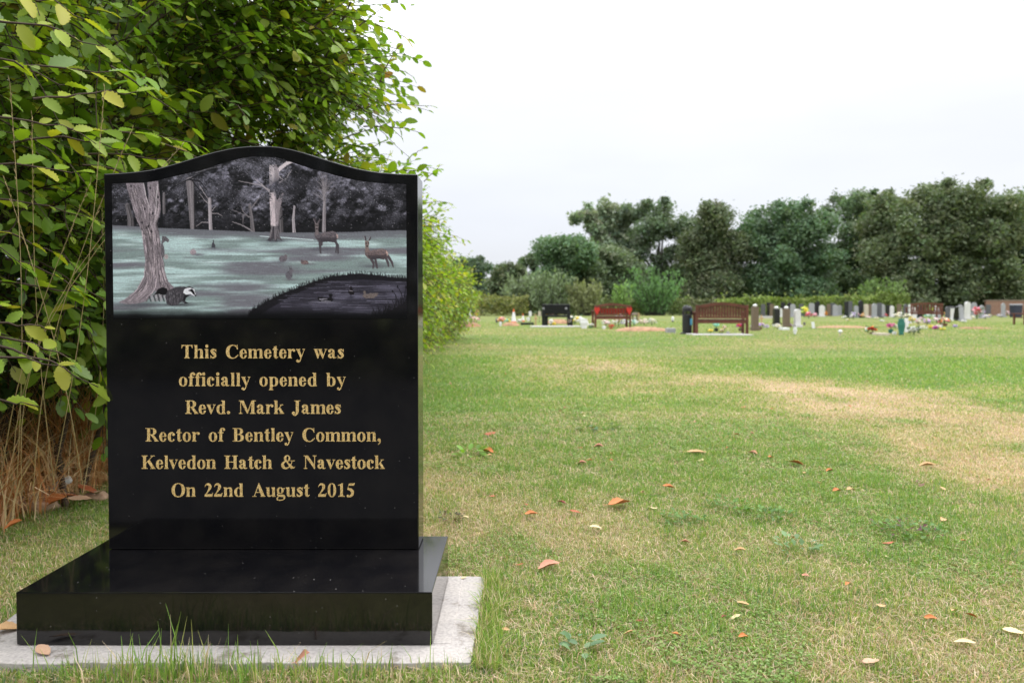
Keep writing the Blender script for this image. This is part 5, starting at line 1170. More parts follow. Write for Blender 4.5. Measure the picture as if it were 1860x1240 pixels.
block(1220, 604, 15, 8, 'grey', 'small grey stone block at the end of the soil mound, left of the litter bin', 'stone_block', 'stone')
block(1428, 600, 13, 5, 'wht', 'small white block between the two brown stones and the white stone', 'stone_block', 'stone')
block(1606, 609, 21, 4, 'cream', 'small cream slab left of the big green vase', 'stone_block', 'stone')
block(1395, 578, 30, 4, 'kerb', 'pale kerb behind the brown stone posts', depth=.4)
marker(854, 588, 4, 26, 'wht', 0, 'small white plaque on a stake at the left end'); marker(963, 586, 5, 21, 'wht', 0, 'pale plaque on a stake left of the black bench'); marker(980, 585, 5, 20, 'cream', 0, 'yellowish plaque on a stake touching the black bench')
cross(866, 586, 9, 24, 'wood', 'wooden cross with flowers on the soil mound by the hedge'); cross(973, 592, 7, 21, 'wood', 'plain wooden cross just left of the black bench'); cross(1160, 585, 8, 17, 'wood', 'wooden cross right of the red bench')
flowers(820, 587, 12, 11, ['white', 'cream'], 'cream flowers on the mound left of the orange cone'); flowers(838, 587, 16, 14, ['palepink', 'white', 'lilac'], 'pale pink flowers behind the orange cone'); flowers(862, 588, 20, 14, ['palepink', 'pink', 'cream'], 'pink flowers around the foot of the wooden cross')
flowers(866, 586, 6, 10, ['yellow'], 'yellow flowers tied to the wooden cross', zoff=.25); flowers(848, 587, 12, 7, ['white', 'lime'], 'greenish white flowers between cone and cross')
flowers(912, 588, 18, 14, ['orange', 'cream', 'pink'], 'orange and cream flowers left of the mostly white cone'); flowers(922, 589, 12, 12, ['yellow', 'mint'], 'yellow flowers beside the mostly white cone'); vase(909, 592, 5, 8, 'wht', 'small white vase before the orange flowers'); vase(902, 587, 4, 10, 'dgrey', 'small grey urn left of the orange flowers')
flowers(944, 587, 12, 8, ['white'], 'white flowers at the foot of the smallest cone'); vase(960, 583, 7, 7, 'wht', 'round white pot behind the flat black stone')
# black granite bench
def at_bench(px, py): return at(px, py)
bp_ = at(1010, 592); s_ = bp_.y / F
bb = empty('memorial_bench', bp_, 'black granite bench with a solid high back and four square legs', 'bench')
mb = MB(); mb.box((0, 0, 30.5 * s_), (50 * s_, .09, 18 * s_)); mb.build('backrest', M['black'], bb, bevel=.012)
mb = MB(); mb.box((0, .26, 17.5 * s_), (52 * s_, .5, 3.5 * s_)); mb.build('seat', M['black'], bb, bevel=.012)
for lx_, ly_, hh_ in ((-23, -.02, 25), (23, -.02, 25), (-16.5, .42, 15.7), (16.5 + 13, .42, 15.7)):
    mb = MB(); mb.box((lx_ * s_, ly_, hh_ * s_ / 2), (6 * s_, .1, hh_ * s_)); mb.build('leg', M['black'], bb, bevel=.008)
for ex in (-23, 18):
    mb = MB()
    for k in range(4): a = k * math.pi / 4; mb.box((ex * s_, -.052 - k * .0015, 32 * s_), (4.2 * s_, .006, .9 * s_), ry=a)
    mb.build('engraved_star', M['grey'], bb)
for px, cols, lab in ((994, ['yellow', 'orange'], 'yellow flowers on the seat of the black bench'), (1003, ['pink', 'palepink'], 'pink flowers on the seat of the black bench'), (1013, ['orange', 'yellow'], 'orange flowers on the seat of the black bench'), (1022, ['white', 'palepink'], 'white flowers at the right of the black bench seat')):
    flowers(px, 592, 10, 8, cols, lab, zoff=18.6 * s_, leaf=.15, dy=.08, n=18)
flowers(1001, 593, 9, 15, ['white'], 'white flowers standing under the black bench', dy=-.1); flowers(1006, 593, 7, 9, ['yellow'], 'yellow flowers standing under the black bench', dy=-.15)
flowers(1044, 589, 26, 20, ['white', 'cream', 'yellow'], 'cluster of white flowers right of the black bench'); flowers(1034, 592, 8, 16, ['orange', 'white'], 'orange and white flowers beside the right leg of the black bench'); flowers(1055, 592, 14, 17, ['white'], 'white wreath flowers above the white urn', leaf=.1)
vase(1061, 597, 15, 18, 'wht', 'stout white urn between the black bench and the red bench'); flowers(1073, 596, 13, 9, ['white', 'cream'], 'flowers in a low green pot left of the red bench', pot='teal'); flowers(1079, 589, 6, 18, ['cream', 'yellow'], 'tall cream flowers at the left leg of the red bench')
# timber benches seen from behind
def bench(px, py, w, h, m, label, rz, bow, slats, cover=.55, group='timber memorial benches'):
    p = at(px, py); w, h = sz(w, p), sz(h, p); e_ = empty('memorial_bench', p, label, 'bench', group, rz)
    sh, dp, t_ = h * .46, .5, .06
    for x in (-1, 1):
        mb = MB(); mb.box((x * (w / 2 - t_ / 2), 0, h * .46), (t_, t_, h * .92)); mb.build('leg', M[m], e_, bevel=.005)
        mb = MB(); mb.box((x * (w / 2 - t_ / 2), dp, h * .34), (t_, t_, h * .68)); mb.build('leg', M[m], e_, bevel=.005)
        mb = MB(); mb.box((x * (w / 2 - t_ / 2), dp / 2 + .06, h * .70), (t_ * 1.2, dp + .12, .035)); mb.build('armrest', M[m], e_, bevel=.005)
    mb = MB()
    for k in range(4): mb.box((0, .08 + k * .125, sh), (w - t_ * 2.1, .105, .03))
    mb.box((0, .0, sh - .05), (w - t_ * 2.05, .03, .07)); mb.build('seat', M[m], e_)
    top = [(x * w / 2, h * (.9 + bow * math.cos(x * math.pi / 2) ** 1.3)) for x in [i / 8 - 1 for i in range(17)]]
    mb = MB(); mb.prism([(x, z) for x, z in top] + [(x, z - .075) for x, z in reversed(top)], -.033, .033); mb.build('top_rail', M[m], e_)
    mb = MB()
    for k in range(slats):
        x = (-.5 + (k + .5) / slats) * (w - 2 * t_); zt = h * (.9 + bow * math.cos(2 * x / w * math.pi / 2) ** 1.3) - .07
        mb.box((x, 0, (zt + sh + .06) / 2), ((w - 2 * t_) / slats * cover, .02, zt - sh - .06))
    mb.box((0, 0, sh + .06), (w - 2 * t_, .028, .05)); mb.build('backrest', M[m], e_)
    return e_, w, h
e2, w2, h2 = bench(1113, 595.5, 67, 45, 'bench', 'red brown timber bench with a red banner across its back', .06, .1, 12, .36)
b2 = at(1113, 595.5)
fl = empty('banner', (b2.x, b2.y + .05, GZ), 'red banner hanging across the back of the timber bench', 'banner', rz=.06)
mb = MB(); nn = 16; P = []
for i in range(nn + 1):
    x = (i / nn - .5) * w2 * .86
    P += [(x, .02 * math.sin(i * 1.7), h2 * (.82 - .03 * math.sin(i * math.pi / nn))), (x, .02 * math.sin(i * 1.7 + .4), h2 * (.6 - .03 * math.sin(i * math.pi / nn)))]
mb.poly(P, [(2 * i, 2 * i + 1, 2 * i + 3, 2 * i + 2) for i in range(nn)]); o = mb.build('cloth', M['flag'], fl); sm = o.modifiers.new('thick', 'SOLIDIFY'); sm.thickness = .006
for x in (-.44, .44):
    mb = MB(); mb.prism([(x * w2 + a * .1 * (1 if a else 1), h2 * .7 + b * .14) for a, b in ((0, -1.1), (1, .3), (.55, .9), (0, .5), (-.55, .9), (-1, .3))], -.105, -.09); mb.build('heart', M['red'], fl)
flowers(1121, 593, 16, 28, ['palepink', 'yellow', 'white'], 'upright pink and yellow bouquet wrapped in paper before the red banner', dy=-.3)
for i, (x, cols, lab) in enumerate([(1101, ['white', 'palepink'], 'white and pink flowers under the left half of the red bench'), (1118, ['white', 'cream'], 'white and cream flowers under the middle of the red bench'), (1136, ['white', 'lilac'], 'white and lilac flowers under the right half of the red bench'), (1152, ['white', 'mint'], 'white flowers right of the red bench leg'), (1170, ['white', 'palepink', 'cream'], 'white flowers on the soil mound, left of the brown edge'), (1184, ['white', 'cream'], 'white flowers farthest right on the soil mound')]):
    flowers(x, 592.5 - (i > 3) * 2, 17, 13, cols, lab, leaf=.4)
flowers(1110, 598, 11, 9, ['red'], 'dark red flowers in a pot before the red bench', pot='red'); vase(1097, 598.5, 7, 7, 'wht', 'small white round vase before the red bench')
p = at(1153, 585); s_ = p.y / F
ln = empty('grave_lantern', p, 'dark lantern with a peaked lid right of the red bench', 'lantern')
mb = MB(); mb.box((0, 0, 1.5 * s_), (9 * s_, 9 * s_, 3 * s_))
for x in (-1, 1):
    for y in (-1, 1): mb.box((x * 3.8 * s_, y * 3.8 * s_, 8 * s_), (1.2 * s_, 1.2 * s_, 11 * s_))
mb.build('frame', M['brown'], ln)
mb = MB(); mb.box((0, 0, 15.5 * s_), (11 * s_, 11 * s_, 4 * s_), taper=.5); mb.build('lid', M['brown'], ln)
mb = MB(); mb.lathe([(2 * s_, 3 * s_), (2 * s_, 9 * s_), (1 * s_, 9.6 * s_)], n=8); mb.build('candle', M['white'], ln)
p = at(1222, 585); s_ = p.y / F; e_ = empty('solar_light', p, 'small white lamp with a black foot alone in the grass left of the litter bin', 'lamp')
mb = MB(); mb.lathe([(2.4 * s_, 0), (1.8 * s_, 2.6 * s_), (1 * s_, 2.8 * s_)], n=10); mb.build('foot', M['blk'], e_); mb = MB(); mb.lathe([(2 * s_, 2.8 * s_), (2.6 * s_, 6 * s_), (2 * s_, 9 * s_), (.6 * s_, 10.5 * s_)], n=10); mb.build('shade', M['wht'], e_)
# litter bin
p = at(1248, 606); s_ = p.y / F
bn = empty('litter_bin', p, 'tall black cylindrical litter bin with a hooded opening, left of the brown slatted bench', 'litter bin')
mb = MB(); mb.lathe([(8.4 * s_, 2.5 * s_), (8.8 * s_, 5 * s_), (8.8 * s_, 34 * s_), (8.5 * s_, 35 * s_)], n=24); mb.build('body', M['blk'], bn, smooth=False)
mb = MB(); n = 24
prof = [(8.9, 41), (8.9, 46), (7.6, 49), (4.5, 50.3), (.5, 50.6)]; mb.lathe([(a * s_, b * s_) for a, b in prof], n=24); mb.build('hood', M['blk'], bn)
mb = MB()
for a in (-2.6, -.5, .5, 2.6, 1.57): mb.box((8.2 * s_ * math.cos(a), 8.2 * s_ * math.sin(a), 38 * s_), (2.2 * s_, 2.2 * s_, 7 * s_))
mb.lathe([(8.7 * s_, 34.4 * s_), (8.7 * s_, 34.9 * s_)], n=16)
mb.build('hood_support', M['blk'], bn)
mb = MB(); mb.lathe([(10.5 * s_, -.01), (10.5 * s_, 1.6 * s_), (8.6 * s_, 2.5 * s_)], c=(-2 * s_, 0, 0), n=20); mb.build('base_plate', M['blk'], bn)
mb = MB(); mb.box((-3 * s_, -2 * s_, 50.9 * s_), (6.5 * s_, 5 * s_, 1.2 * s_)); mb.build('stub_plate', M['grey'], bn)
mb = MB(); mb.prism([(3.2 * s_, 16 * s_), (7.2 * s_, 16 * s_), (7.2 * s_, 28 * s_), (3.2 * s_, 28 * s_)], -8.6 * s_, -6 * s_); mb.build('sticker', M['blue'], bn)
e3, w3, h3 = bench(1311, 608, 93, 59, 'dbench', 'brown slatted timber bench with an arched back right of the litter bin', -.13, .1, 17, .8)
flowers(1301, 602, 13, 17, ['mint'], 'pale blue ornament flowers in a dark pot under the slatted bench', pot='blk', leaf=.1); bpz = None
flowers(1311, 606, 7, 10, ['yellow', 'cream'], 'yellow flowers in front of the concrete strip under the slatted bench'); flowers(1316, 600, 6, 10, ['white', 'orange'], 'white and orange flowers under the slatted bench'); vase(1322, 607, 7, 5, 'wht', 'small white bowl under the slatted bench'); flowers(1345, 601, 13, 14, ['magenta', 'red'], 'dark red flowers with green leaves under the right end of the slatted bench', pot='brown'); flowers(1291, 603, 11, 5, ['yellow'], 'low yellow flowers under the left end of the slatted bench')
bench(1683, 584, 55, 36, 'bench', 'red brown timber bench farthest away, under the biggest tree', -.1, .06, 10)
p = at(1864, 590); bench(1880, 590, 44, 29, 'bench', 'timber bench cut off by the right edge of the photo', .1, .05, 9)
# nearer stones
def capped(px, py, w, h, m, label): return stone(px, py, w, h, 'flat', m, label, th=.22)
def lamp_on(px, py, w, h, label, up):
    p = at(px, py); s_ = p.y / F; e_ = empty('solar_light', (p.x, p.y, GZ + up * s_), label, 'lamp', 'solar lamps on the stones')
    mb = MB(); mb.lathe([(w * .3 * s_, 0), (w * .42 * s_, h * .4 * s_), (w * .5 * s_, h * .55 * s_), (w * .1 * s_, h * s_)], n=10); mb.build('shade', M['wht'], e_)
    mb = MB(); mb.lathe([(w * .2 * s_, -.01), (w * .2 * s_, h * .1 * s_)], n=8); mb.build('foot', M['grey'], e_)
for px, py, w, h, m, lab in ((1371, 600, 10, 43, 'brown', 'brown stone post right of the slatted bench'), (1410, 590, 10, 29, 'black', 'short dark stone post with a white lamp, left of the pair'), (1428, 594, 10, 33, 'brown', 'dark brown stone post left of the white round topped stone')):
    capped(px, py, w, h, m, lab); lamp_on(px, py, 9, 5, 'white lamp on top of the ' + lab.split(' right')[0].split(' with')[0].split(' left')[0], h)
stone(1448, 594, 10, 33, 'round', 'white', 'bright white narrow stone with a rounded top, nearest of the white stones', mp2='white', th=.16)
vase(1444, 607, 7, 13, 'wht', 'white vase in the grass before the white round topped stone'); flowers(1433, 594, 11, 8, ['lilac', 'purple'], 'lilac flowers between the brown post and the white stone'); flowers(1412, 598, 16, 11, ['white', 'cream'], 'white flowers before the short dark stone post'); flowers(1392, 598, 12, 9, ['white', 'lilac'], 'white and lilac flowers left of the short dark stone post'); flowers(1380, 598, 16, 12, ['palepink', 'lilac'], 'dusky pink flowers in a basket right of the brown stone post', pot='basket'); flowers(1366, 598, 7, 9, ['white'], 'white flowers by the right leg of the slatted bench'); cross(1383, 590, 8, 18, 'wood', 'wooden cross behind the brown stone posts'); vase(1461, 591, 4, 6, 'dgrey', 'small grey pot right of the white round topped stone')
p = at(1477, 597); s_ = p.y / F; e_ = empty('grave_card', p, 'white card leaning on a small black stand in the grass', 'card'); mb = MB(); mb.box((0, 0, 6.5 * s_), (5 * s_, .02, 12 * s_), ry=-.12, rx=-.1); mb.build('card', M['wht'], e_); mb = MB(); mb.box((2 * s_, .06, 1 * s_), (7 * s_, .14, 2 * s_)); mb.build('stand', M['blk'], e_)
p = at(1526, 609); s_ = p.y / F; e_ = empty('solar_light', p, 'round white lamp on a short cream foot alone in the grass', 'lamp'); mb = MB(); mb.lathe([(1.8 * s_, -.02), (1.2 * s_, 4 * s_)], n=8); mb.build('foot', M['cream'], e_); mb = MB(); mb.blob((0, 0, 7 * s_), (3.6 * s_, 3.6 * s_, 3.4 * s_), 1, 8, 12, 0); mb.build('globe', M['wht'], e_, smooth=True)
flowers(1585, 607, 18, 15, ['red', 'red', 'orange'], 'bright red flowers standing alone on the lawn', pot='brown', poth=.25); flowers(1576, 605, 8, 12, ['white', 'mint'], 'white flowers left of the bright red flowers'); flowers(1618, 606, 14, 20, ['magenta', 'pink'], 'magenta flowers in a green pot left of the big green vase', pot='teal', poth=.4); vase(1624.5, 608, 8, 6, 'wht', 'white stone pot left of the big green vase', 'pot', 'stone_pot')
vase(1637, 608.5, 13, 30, 'teal', 'big dark green vase near the right of the lawn'); flowers(1637, 608.5, 24, 13, ['cream', 'white'], 'cream lilies rising out of the big green vase', zoff=29 * at(1637, 608.5).y / F); vase(1646, 604, 8, 26, 'wht', 'tall white bottle vase touching the big green vase'); flowers(1649, 603, 11, 10, ['white', 'cream'], 'white flowers rising out of the tall white bottle vase', zoff=25 * at(1646, 604).y / F, leaf=.2)
flowers(1660, 608, 18, 17, ['white'], 'white flowers in leafy green right of the big green vase', leaf=1.2); flowers(1676, 599, 17, 9, ['cream', 'white'], 'cream flowers lying flat right of the white bottle vase'); flowers(1668, 590, 14, 10, ['white', 'palepink', 'cream'], 'white and pale pink flowers behind the big green vase'); flowers(1684, 590, 15, 12, ['palepink', 'lilac'], 'pale pink hydrangea before the farthest timber bench'); flowers(1690, 598, 12, 8, ['yellow'], 'yellow flowers left of the purple ones'); flowers(1698, 600, 10, 9, ['magenta', 'purple'], 'purple flowers in the front row right of the green vase'); flowers(1706, 598, 12, 9, ['white', 'palepink'], 'white flowers right of the purple ones'); flowers(1712, 601, 10, 8, ['yellow', 'lime'], 'yellow green flowers ending the front row')
flowers(1715, 593, 17, 17, ['pink', 'cream', 'orange'], 'mixed flowers in a brown basket right of the front row', pot='basket'); flowers(1722, 577, 12, 13, ['orange', 'yellow', 'white'], 'orange flowers before the slanted black stone'); flowers(1689, 579, 16, 11, ['mint', 'white'], 'mint coloured flowers under the farthest timber bench'); flowers(1695, 573, 14, 8, ['lime'], 'lime green flowers on the far bench side', zoff=.35); flowers(1735, 595, 8, 6, ['lilac'], 'small lilac flowers lying alone right of the basket'); flowers(1602, 585, 10, 5, ['white'], 'small white flowers lying flat behind the magenta flowers')
stone(1739, 582, 15, 26, 'cut', 'black', 'black stone leaning back beside the tall white column', tilt=.22); stone(1747, 583, 7, 25, 'flat', 'grey', 'narrow grey stone tilted against the black leaning stone', tilt=-.1); stone(1757, 580, 8, 32, 'round', 'white', 'tall white column stone, tallest of the right hand group', th=.2); flowers(1766, 580, 11, 8, ['white', 'cream'], 'white flowers at the foot of the tall white column')
flowers(1774, 579, 18, 23, ['pink', 'palepink', 'red'], 'big heap of pink flowers right of the tall white column'); stone(1783, 578, 8, 24, 'ogee', 'grey', 'grey stone right of the heap of pink flowers'); stone(1769, 573, 10, 24, 'round', 'grey', 'grey rounded stone behind the heap of pink flowers'); flowers(1790, 580, 13, 9, ['white', 'lilac'], 'white flowers right of the pink heap'); stone(1744, 573, 9, 20, 'round', 'grey', 'pale rounded stone behind the black leaning stone')
stone(1822, 576, 7, 26, 'ogee', 'grey', 'grey stone left of the dark blue bin at the right'); flowers(1830, 573, 16, 9, ['white', 'palepink'], 'white and pink flowers left of the dark blue bin'); flowers(1808, 571, 12, 7, ['white', 'lime'], 'pale flowers before the brick wall'); stone(1832, 570, 6, 21, 'round', 'grey', 'small pale stone behind the white and pink flowers')
p = at(1845, 576); s_ = p.y / F; e_ = empty('litter_bin', p, 'square dark blue bin with a grey lid near the right edge', 'litter bin'); mb = MB(); mb.box((0, 0, 11 * s_), (13 * s_, 13 * s_, 22 * s_), taper=1.08); mb.build('body', M['navy'], e_, bevel=.02); mb = MB(); mb.box((0, 0, 23 * s_), (15 * s_, 15 * s_, 2.4 * s_), taper=.92); mb.build('lid', M['grey'], e_, bevel=.01)
for px, py, w, h, cols, lab in [(1648, 590, 14, 10, ['white', 'lilac'], 'white and lilac flowers behind the tall white bottle vase'), (1657, 586, 10, 12, ['cream', 'yellow'], 'cream and yellow flowers left of the farthest timber bench leg'), (1672, 584, 11, 9, ['palepink', 'white'], 'pale pink flowers in front of the farthest bench seat'), (1701, 586, 12, 10, ['white', 'palepink'], 'white and pink flowers under the right end of the farthest bench'), (1708, 590, 9, 12, ['red', 'pink'], 'red flowers left of the brown basket'), (1728, 586, 9, 8, ['white', 'cream'], 'white flowers between basket and leaning black stone'), (1750, 586, 10, 6, ['white'], 'white flowers low before the tilted grey stone'), (1786, 573, 9, 14, ['palepink', 'lilac'], 'tall pale pink flowers behind the grey arched stone'), (1797, 577, 8, 7, ['yellow', 'white'], 'yellow flowers at the right end of the pink group'), (1628, 597, 12, 8, ['white', 'cream'], 'white flowers left of the big green vase'), (1815, 576, 9, 6, ['lilac', 'white'], 'lilac flowers at the foot of the grey stone near the dark blue bin'), (1592, 580, 8, 5, ['cream'], 'cream flowers before the tight middle row'), (1540, 583, 7, 5, ['yellow', 'white'], 'yellow flowers before the left end of the middle row')]:
    flowers(px, py, w, h, cols, lab, group='flowers around the right hand graves')
for px, py, w, h, st_, m, lab in [(1660, 580, 8, 22, 'round', 'white', 'white rounded stone left of the farthest timber bench'), (1671, 578, 8, 23, 'cut', 'black', 'black stone half hidden by the left end of the farthest bench'), (1703, 580, 9, 21, 'ogee', 'grey', 'grey arched stone in front of the right end of the farthest bench'), (1721, 579, 8, 22, 'round', 'dgrey', 'dark grey rounded stone right of the farthest bench'), (1731, 580, 8, 20, 'flat', 'white', 'white square stone left of the leaning black stone'), (1795, 575, 8, 22, 'flat', 'dgrey', 'dark grey square stone right of the grey arched stone')]:
    stone(px, py, w, h, st_, m, lab, 'stones around the right hand graves')
# rows of far stones
rgf = random.Random(3)
ROW = [(1386, 574, 8, 22, 'round', 'dgrey'), (1397, 575, 8, 26, 'flat', 'black'), (1402, 577, 7, 25, 'flat', 'brown'), (1418, 576, 7, 16, 'round', 'white'), (1422, 574, 8, 25, 'cut', 'black'), (1434, 575, 8, 26, 'ogee', 'black'), (1440, 576, 9, 24, 'round', 'grey'), (1455, 574, 8, 22, 'flat', 'dgrey'), (1474, 574, 10, 24, 'round', 'grey'), (1484, 574, 9, 26, 'flat', 'black'), (1493, 575, 10, 21, 'ogee', 'white'), (1505, 574, 7, 22, 'round', 'brown'), (1512, 573, 8, 23, 'cut', 'dgrey'), (1517, 574, 9, 21, 'round', 'grey'), (1525, 573, 7, 19, 'ogee', 'grey'),
       (1537, 577, 7, 30, 'flat', 'black'), (1544, 577, 8, 30, 'cut', 'dgrey'), (1555, 577, 8, 22, 'round', 'grey'), (1563, 577, 9, 32, 'ogee', 'black'), (1573, 577, 8, 25, 'round', 'cream'), (1581, 576, 8, 24, 'flat', 'brown'), (1588, 577, 9, 26, 'round', 'grey'), (1597, 577, 8, 27, 'cut', 'dgrey'), (1603, 576, 8, 24, 'ogee', 'grey'), (1614, 575, 9, 21, 'flat', 'black'), (1620, 576, 7, 21, 'round', 'white'), (1633, 575, 8, 23, 'flat', 'brown'), (1645, 576, 8, 24, 'ogee', 'dgrey'), (1653, 575, 8, 22, 'round', 'white'), (1668, 575, 8, 20, 'round', 'grey'), (1700, 576, 7, 21, 'round', 'white'), (1728, 576, 9, 20, 'flat', 'dgrey')]
CN = dict(black='black', grey='grey', dgrey='dark grey', white='white', cream='cream', brown='brown'); SN = dict(round='round topped', flat='square topped', ogee='arched', cut='square cornered', peak='pointed')
def ordinal(k): return ['first', 'second', 'third', 'fourth', 'fifth', 'sixth', 'seventh', 'eighth', 'ninth', 'tenth', 'eleventh', 'twelfth', 'thirteenth', 'fourteenth', 'fifteenth', 'sixteenth', 'seventeenth', 'eighteenth', 'nineteenth', 'twentieth'][k]
for i, (px, py, w, h, st_, m) in enumerate(ROW):
    if px < 1530: lab = f'{SN[st_]} {CN[m]} headstone, {ordinal(i)} from the left in the far left row'
    elif px < 1610: lab = f'{SN[st_]} {CN[m]} headstone, {ordinal(i - 15)} from the left in the tight middle row'
    else: lab = f'{SN[st_]} {CN[m]} headstone, {ordinal(i - 24)} from the left behind the big green vase'
    stone(px, py, w, h, st_, m, lab, 'far rows of headstones')
for px, py, w, h, cols, lab in [(1461, 576, 14, 22, ['yellow', 'lime'], 'yellow flowers heaped in the far left row of stones'), (1469, 578, 12, 12, ['pink', 'red'], 'pink and red flowers in the far left row of stones'), (1480, 577, 9, 9, ['palepink', 'pink'], 'pink flowers right of the red ones in the far left row'), (1500, 576, 6, 12, ['orange'], 'orange flowers among the far left row of stones'), (1550, 580, 10, 14, ['white', 'lilac'], 'white flowers at the foot of the middle row'), (1554, 572, 7, 12, ['orange', 'yellow'], 'orange flowers among the tight middle row'), (1567, 578, 7, 10, ['orange', 'cream'], 'pale orange flowers low in the tight middle row'), (1559, 577, 7, 12, ['palepink', 'lilac'], 'pink flowers in the tight middle row'), (1534, 579, 10, 6, ['white'], 'white flowers at the left end of the middle row'), (1608, 576, 9, 7, ['red', 'pink'], 'red flowers at the right end of the middle row'), (1578, 579, 10, 6, ['white', 'palepink'], 'low white flowers under the cream stone'), (1641, 573, 9, 15, ['white', 'cream'], 'white flowers high behind the big green vase'), (1660, 574, 8, 14, ['lilac', 'white'], 'lilac flowers left of the farthest timber bench'), (1411, 577, 7, 8, ['white'], 'white flowers behind the dark stone posts'), (1716, 571, 10, 14, ['lime', 'mint'], 'green shrub like flowers right of the farthest bench')]:
    flowers(px, py, w, h, cols, lab, group='flowers among the far stones')

# ------------------------------------------------------------------ unseen hedge added behind the camera to put a dark reflection in the granite
rg = np.random.default_rng(401)
n = 19000
P = np.stack([rg.uniform(-7, 6, n), -3.4 - rg.random(n) ** 2 * 1.4, rg.uniform(0, 2.5, n)], 1); P[:, 1] += .3 * n2(P[:, 0], P[:, 2], .9)
root = empty('hedge', (-.5, -4, GZ), 'unseen dark hedge added behind the camera to darken the reflection in the headstone', 'hedge')
v, f, c = quads(rg, P - np.array([-.5, -4, GZ]), rg.uniform(.06, .12, n), 1.0, np.array([[.03, .055, .016]]) * rg.uniform(.7, 1.3, (n, 1)))
link('foliage', np_mesh('foliage', v, f, c), M_FOL, root)
# ------------------------------------------------------------------ dead leaves and weeds on the lawn
def dead_mat(name, c1, c2):
    m, t, p = new_mat(name)
    tcn = t.nodes.new('ShaderNodeTexCoord'); n = t.nodes.new('ShaderNodeTexNoise'); n.inputs['Scale'].default_value = 70; n.inputs['Detail'].default_value = 5
    r = t.nodes.new('ShaderNodeValToRGB'); r.color_ramp.elements[0].position = .35; r.color_ramp.elements[1].position = .65; r.color_ramp.elements[0].color = (*c1, 1); r.color_ramp.elements[1].color = (*c2, 1)
    t.links.new(tcn.outputs['Object'], n.inputs['Vector']); t.links.new(n.outputs[0], r.inputs[0]); t.links.new(r.outputs[0], p.inputs['Base Color']); p.inputs['Roughness'].default_value = .65
    return m
DM = dict(orange=dead_mat('orange_leaf', (.42, .12, .03), (.6, .22, .06)), rust=dead_mat('rust_leaf', (.26, .06, .02), (.42, .12, .04)), red=dead_mat('dark_red_leaf', (.16, .03, .02), (.3, .06, .04)), salmon=dead_mat('pinkish_leaf', (.48, .2, .12), (.6, .3, .2)),
          tan=dead_mat('tan_leaf', (.42, .24, .1), (.6, .38, .18)), cream=dead_mat('cream_leaf', (.55, .43, .2), (.72, .6, .36)), pale=dead_mat('pale_tan_leaf', (.38, .22, .13), (.55, .36, .24)), brown=dead_mat('brown_leaf', (.1, .05, .03), (.2, .1, .055)))
def dead_leaf_mesh(seed):
    rg = random.Random(seed); st, cr = 9, 4; P = []
    w = rg.uniform(.2, .3); curl = rg.uniform(.15, .8) * rg.choice((1, 1, -.5)); bend = rg.uniform(-.3, .8); tw = rg.uniform(-.7, .7)
    for i in range(st + 1):
        x = i / st; hw = w * math.sin(math.pi * min(1, x * .96 + .02)) ** .7 * (1 + .08 * (i % 2))
        for j in range(-cr, cr + 1):
            v = j / cr; y = hw * v; z = curl * y * y / max(w, .01) * 1.6 + bend * (x - .5) ** 2 * .5 + .02 * rg.uniform(-1, 1); a = tw * (x - .5)
            P.append((x - .5, y * math.cos(a) - z * math.sin(a), y * math.sin(a) + z * math.cos(a)))
    k = 2 * cr + 1
    mb = MB(); mb.poly(P, [(i * k + j, (i + 1) * k + j, (i + 1) * k + j + 1, i * k + j + 1) for i in range(st) for j in range(k - 1)])
    mb.tube([P[cr], (-.62, .01, .03), (-.72, .03, .08)], .012, 4)
    me = bpy.data.meshes.new('fallen_leaf'); me.from_pydata(mb.v, [], mb.f); me.update(); me.polygons.foreach_set('use_smooth', np.ones(len(me.polygons), bool))
    return me
LEAFS = {(k, i): dead_leaf_mesh(i * 17 + len(k)) for k in DM for i in range(3)}
for (k, i), me in LEAFS.items(): me.materials.append(DM[k])
rl = random.Random(8)
def fallen(px, py, w, col, label, group=None, z=None, tilt=.2, yaw=None, roll=None, lift=0.0):
    p = at(px, py) if z is None else at(px, py, z)
    s_ = w * p.y / F * (.95 if yaw is None else 1)
    o = bpy.data.objects.new('fallen_leaf', LEAFS[(col, rl.randrange(3))]); COL.objects.link(o)
    o.scale = (s_, s_, s_ * .6); o.location = (p.x, p.y, (float(gz(p.x, p.y)) + .013 if z is None else z) + s_ * .05 + lift)
    o.rotation_euler = (rl.uniform(-tilt, tilt) if roll is None else roll, rl.uniform(-tilt, tilt), yaw if yaw is not None else rl.choice((0, math.pi)) + rl.uniform(-.7, .7))
    return tag(o, label, 'dead leaf', group)
M_CLOD = mat('dry_clod', (.42, .28, .19), .95, .35, 25, bump=.8)
GL = 'dead leaves lying on the lawn'
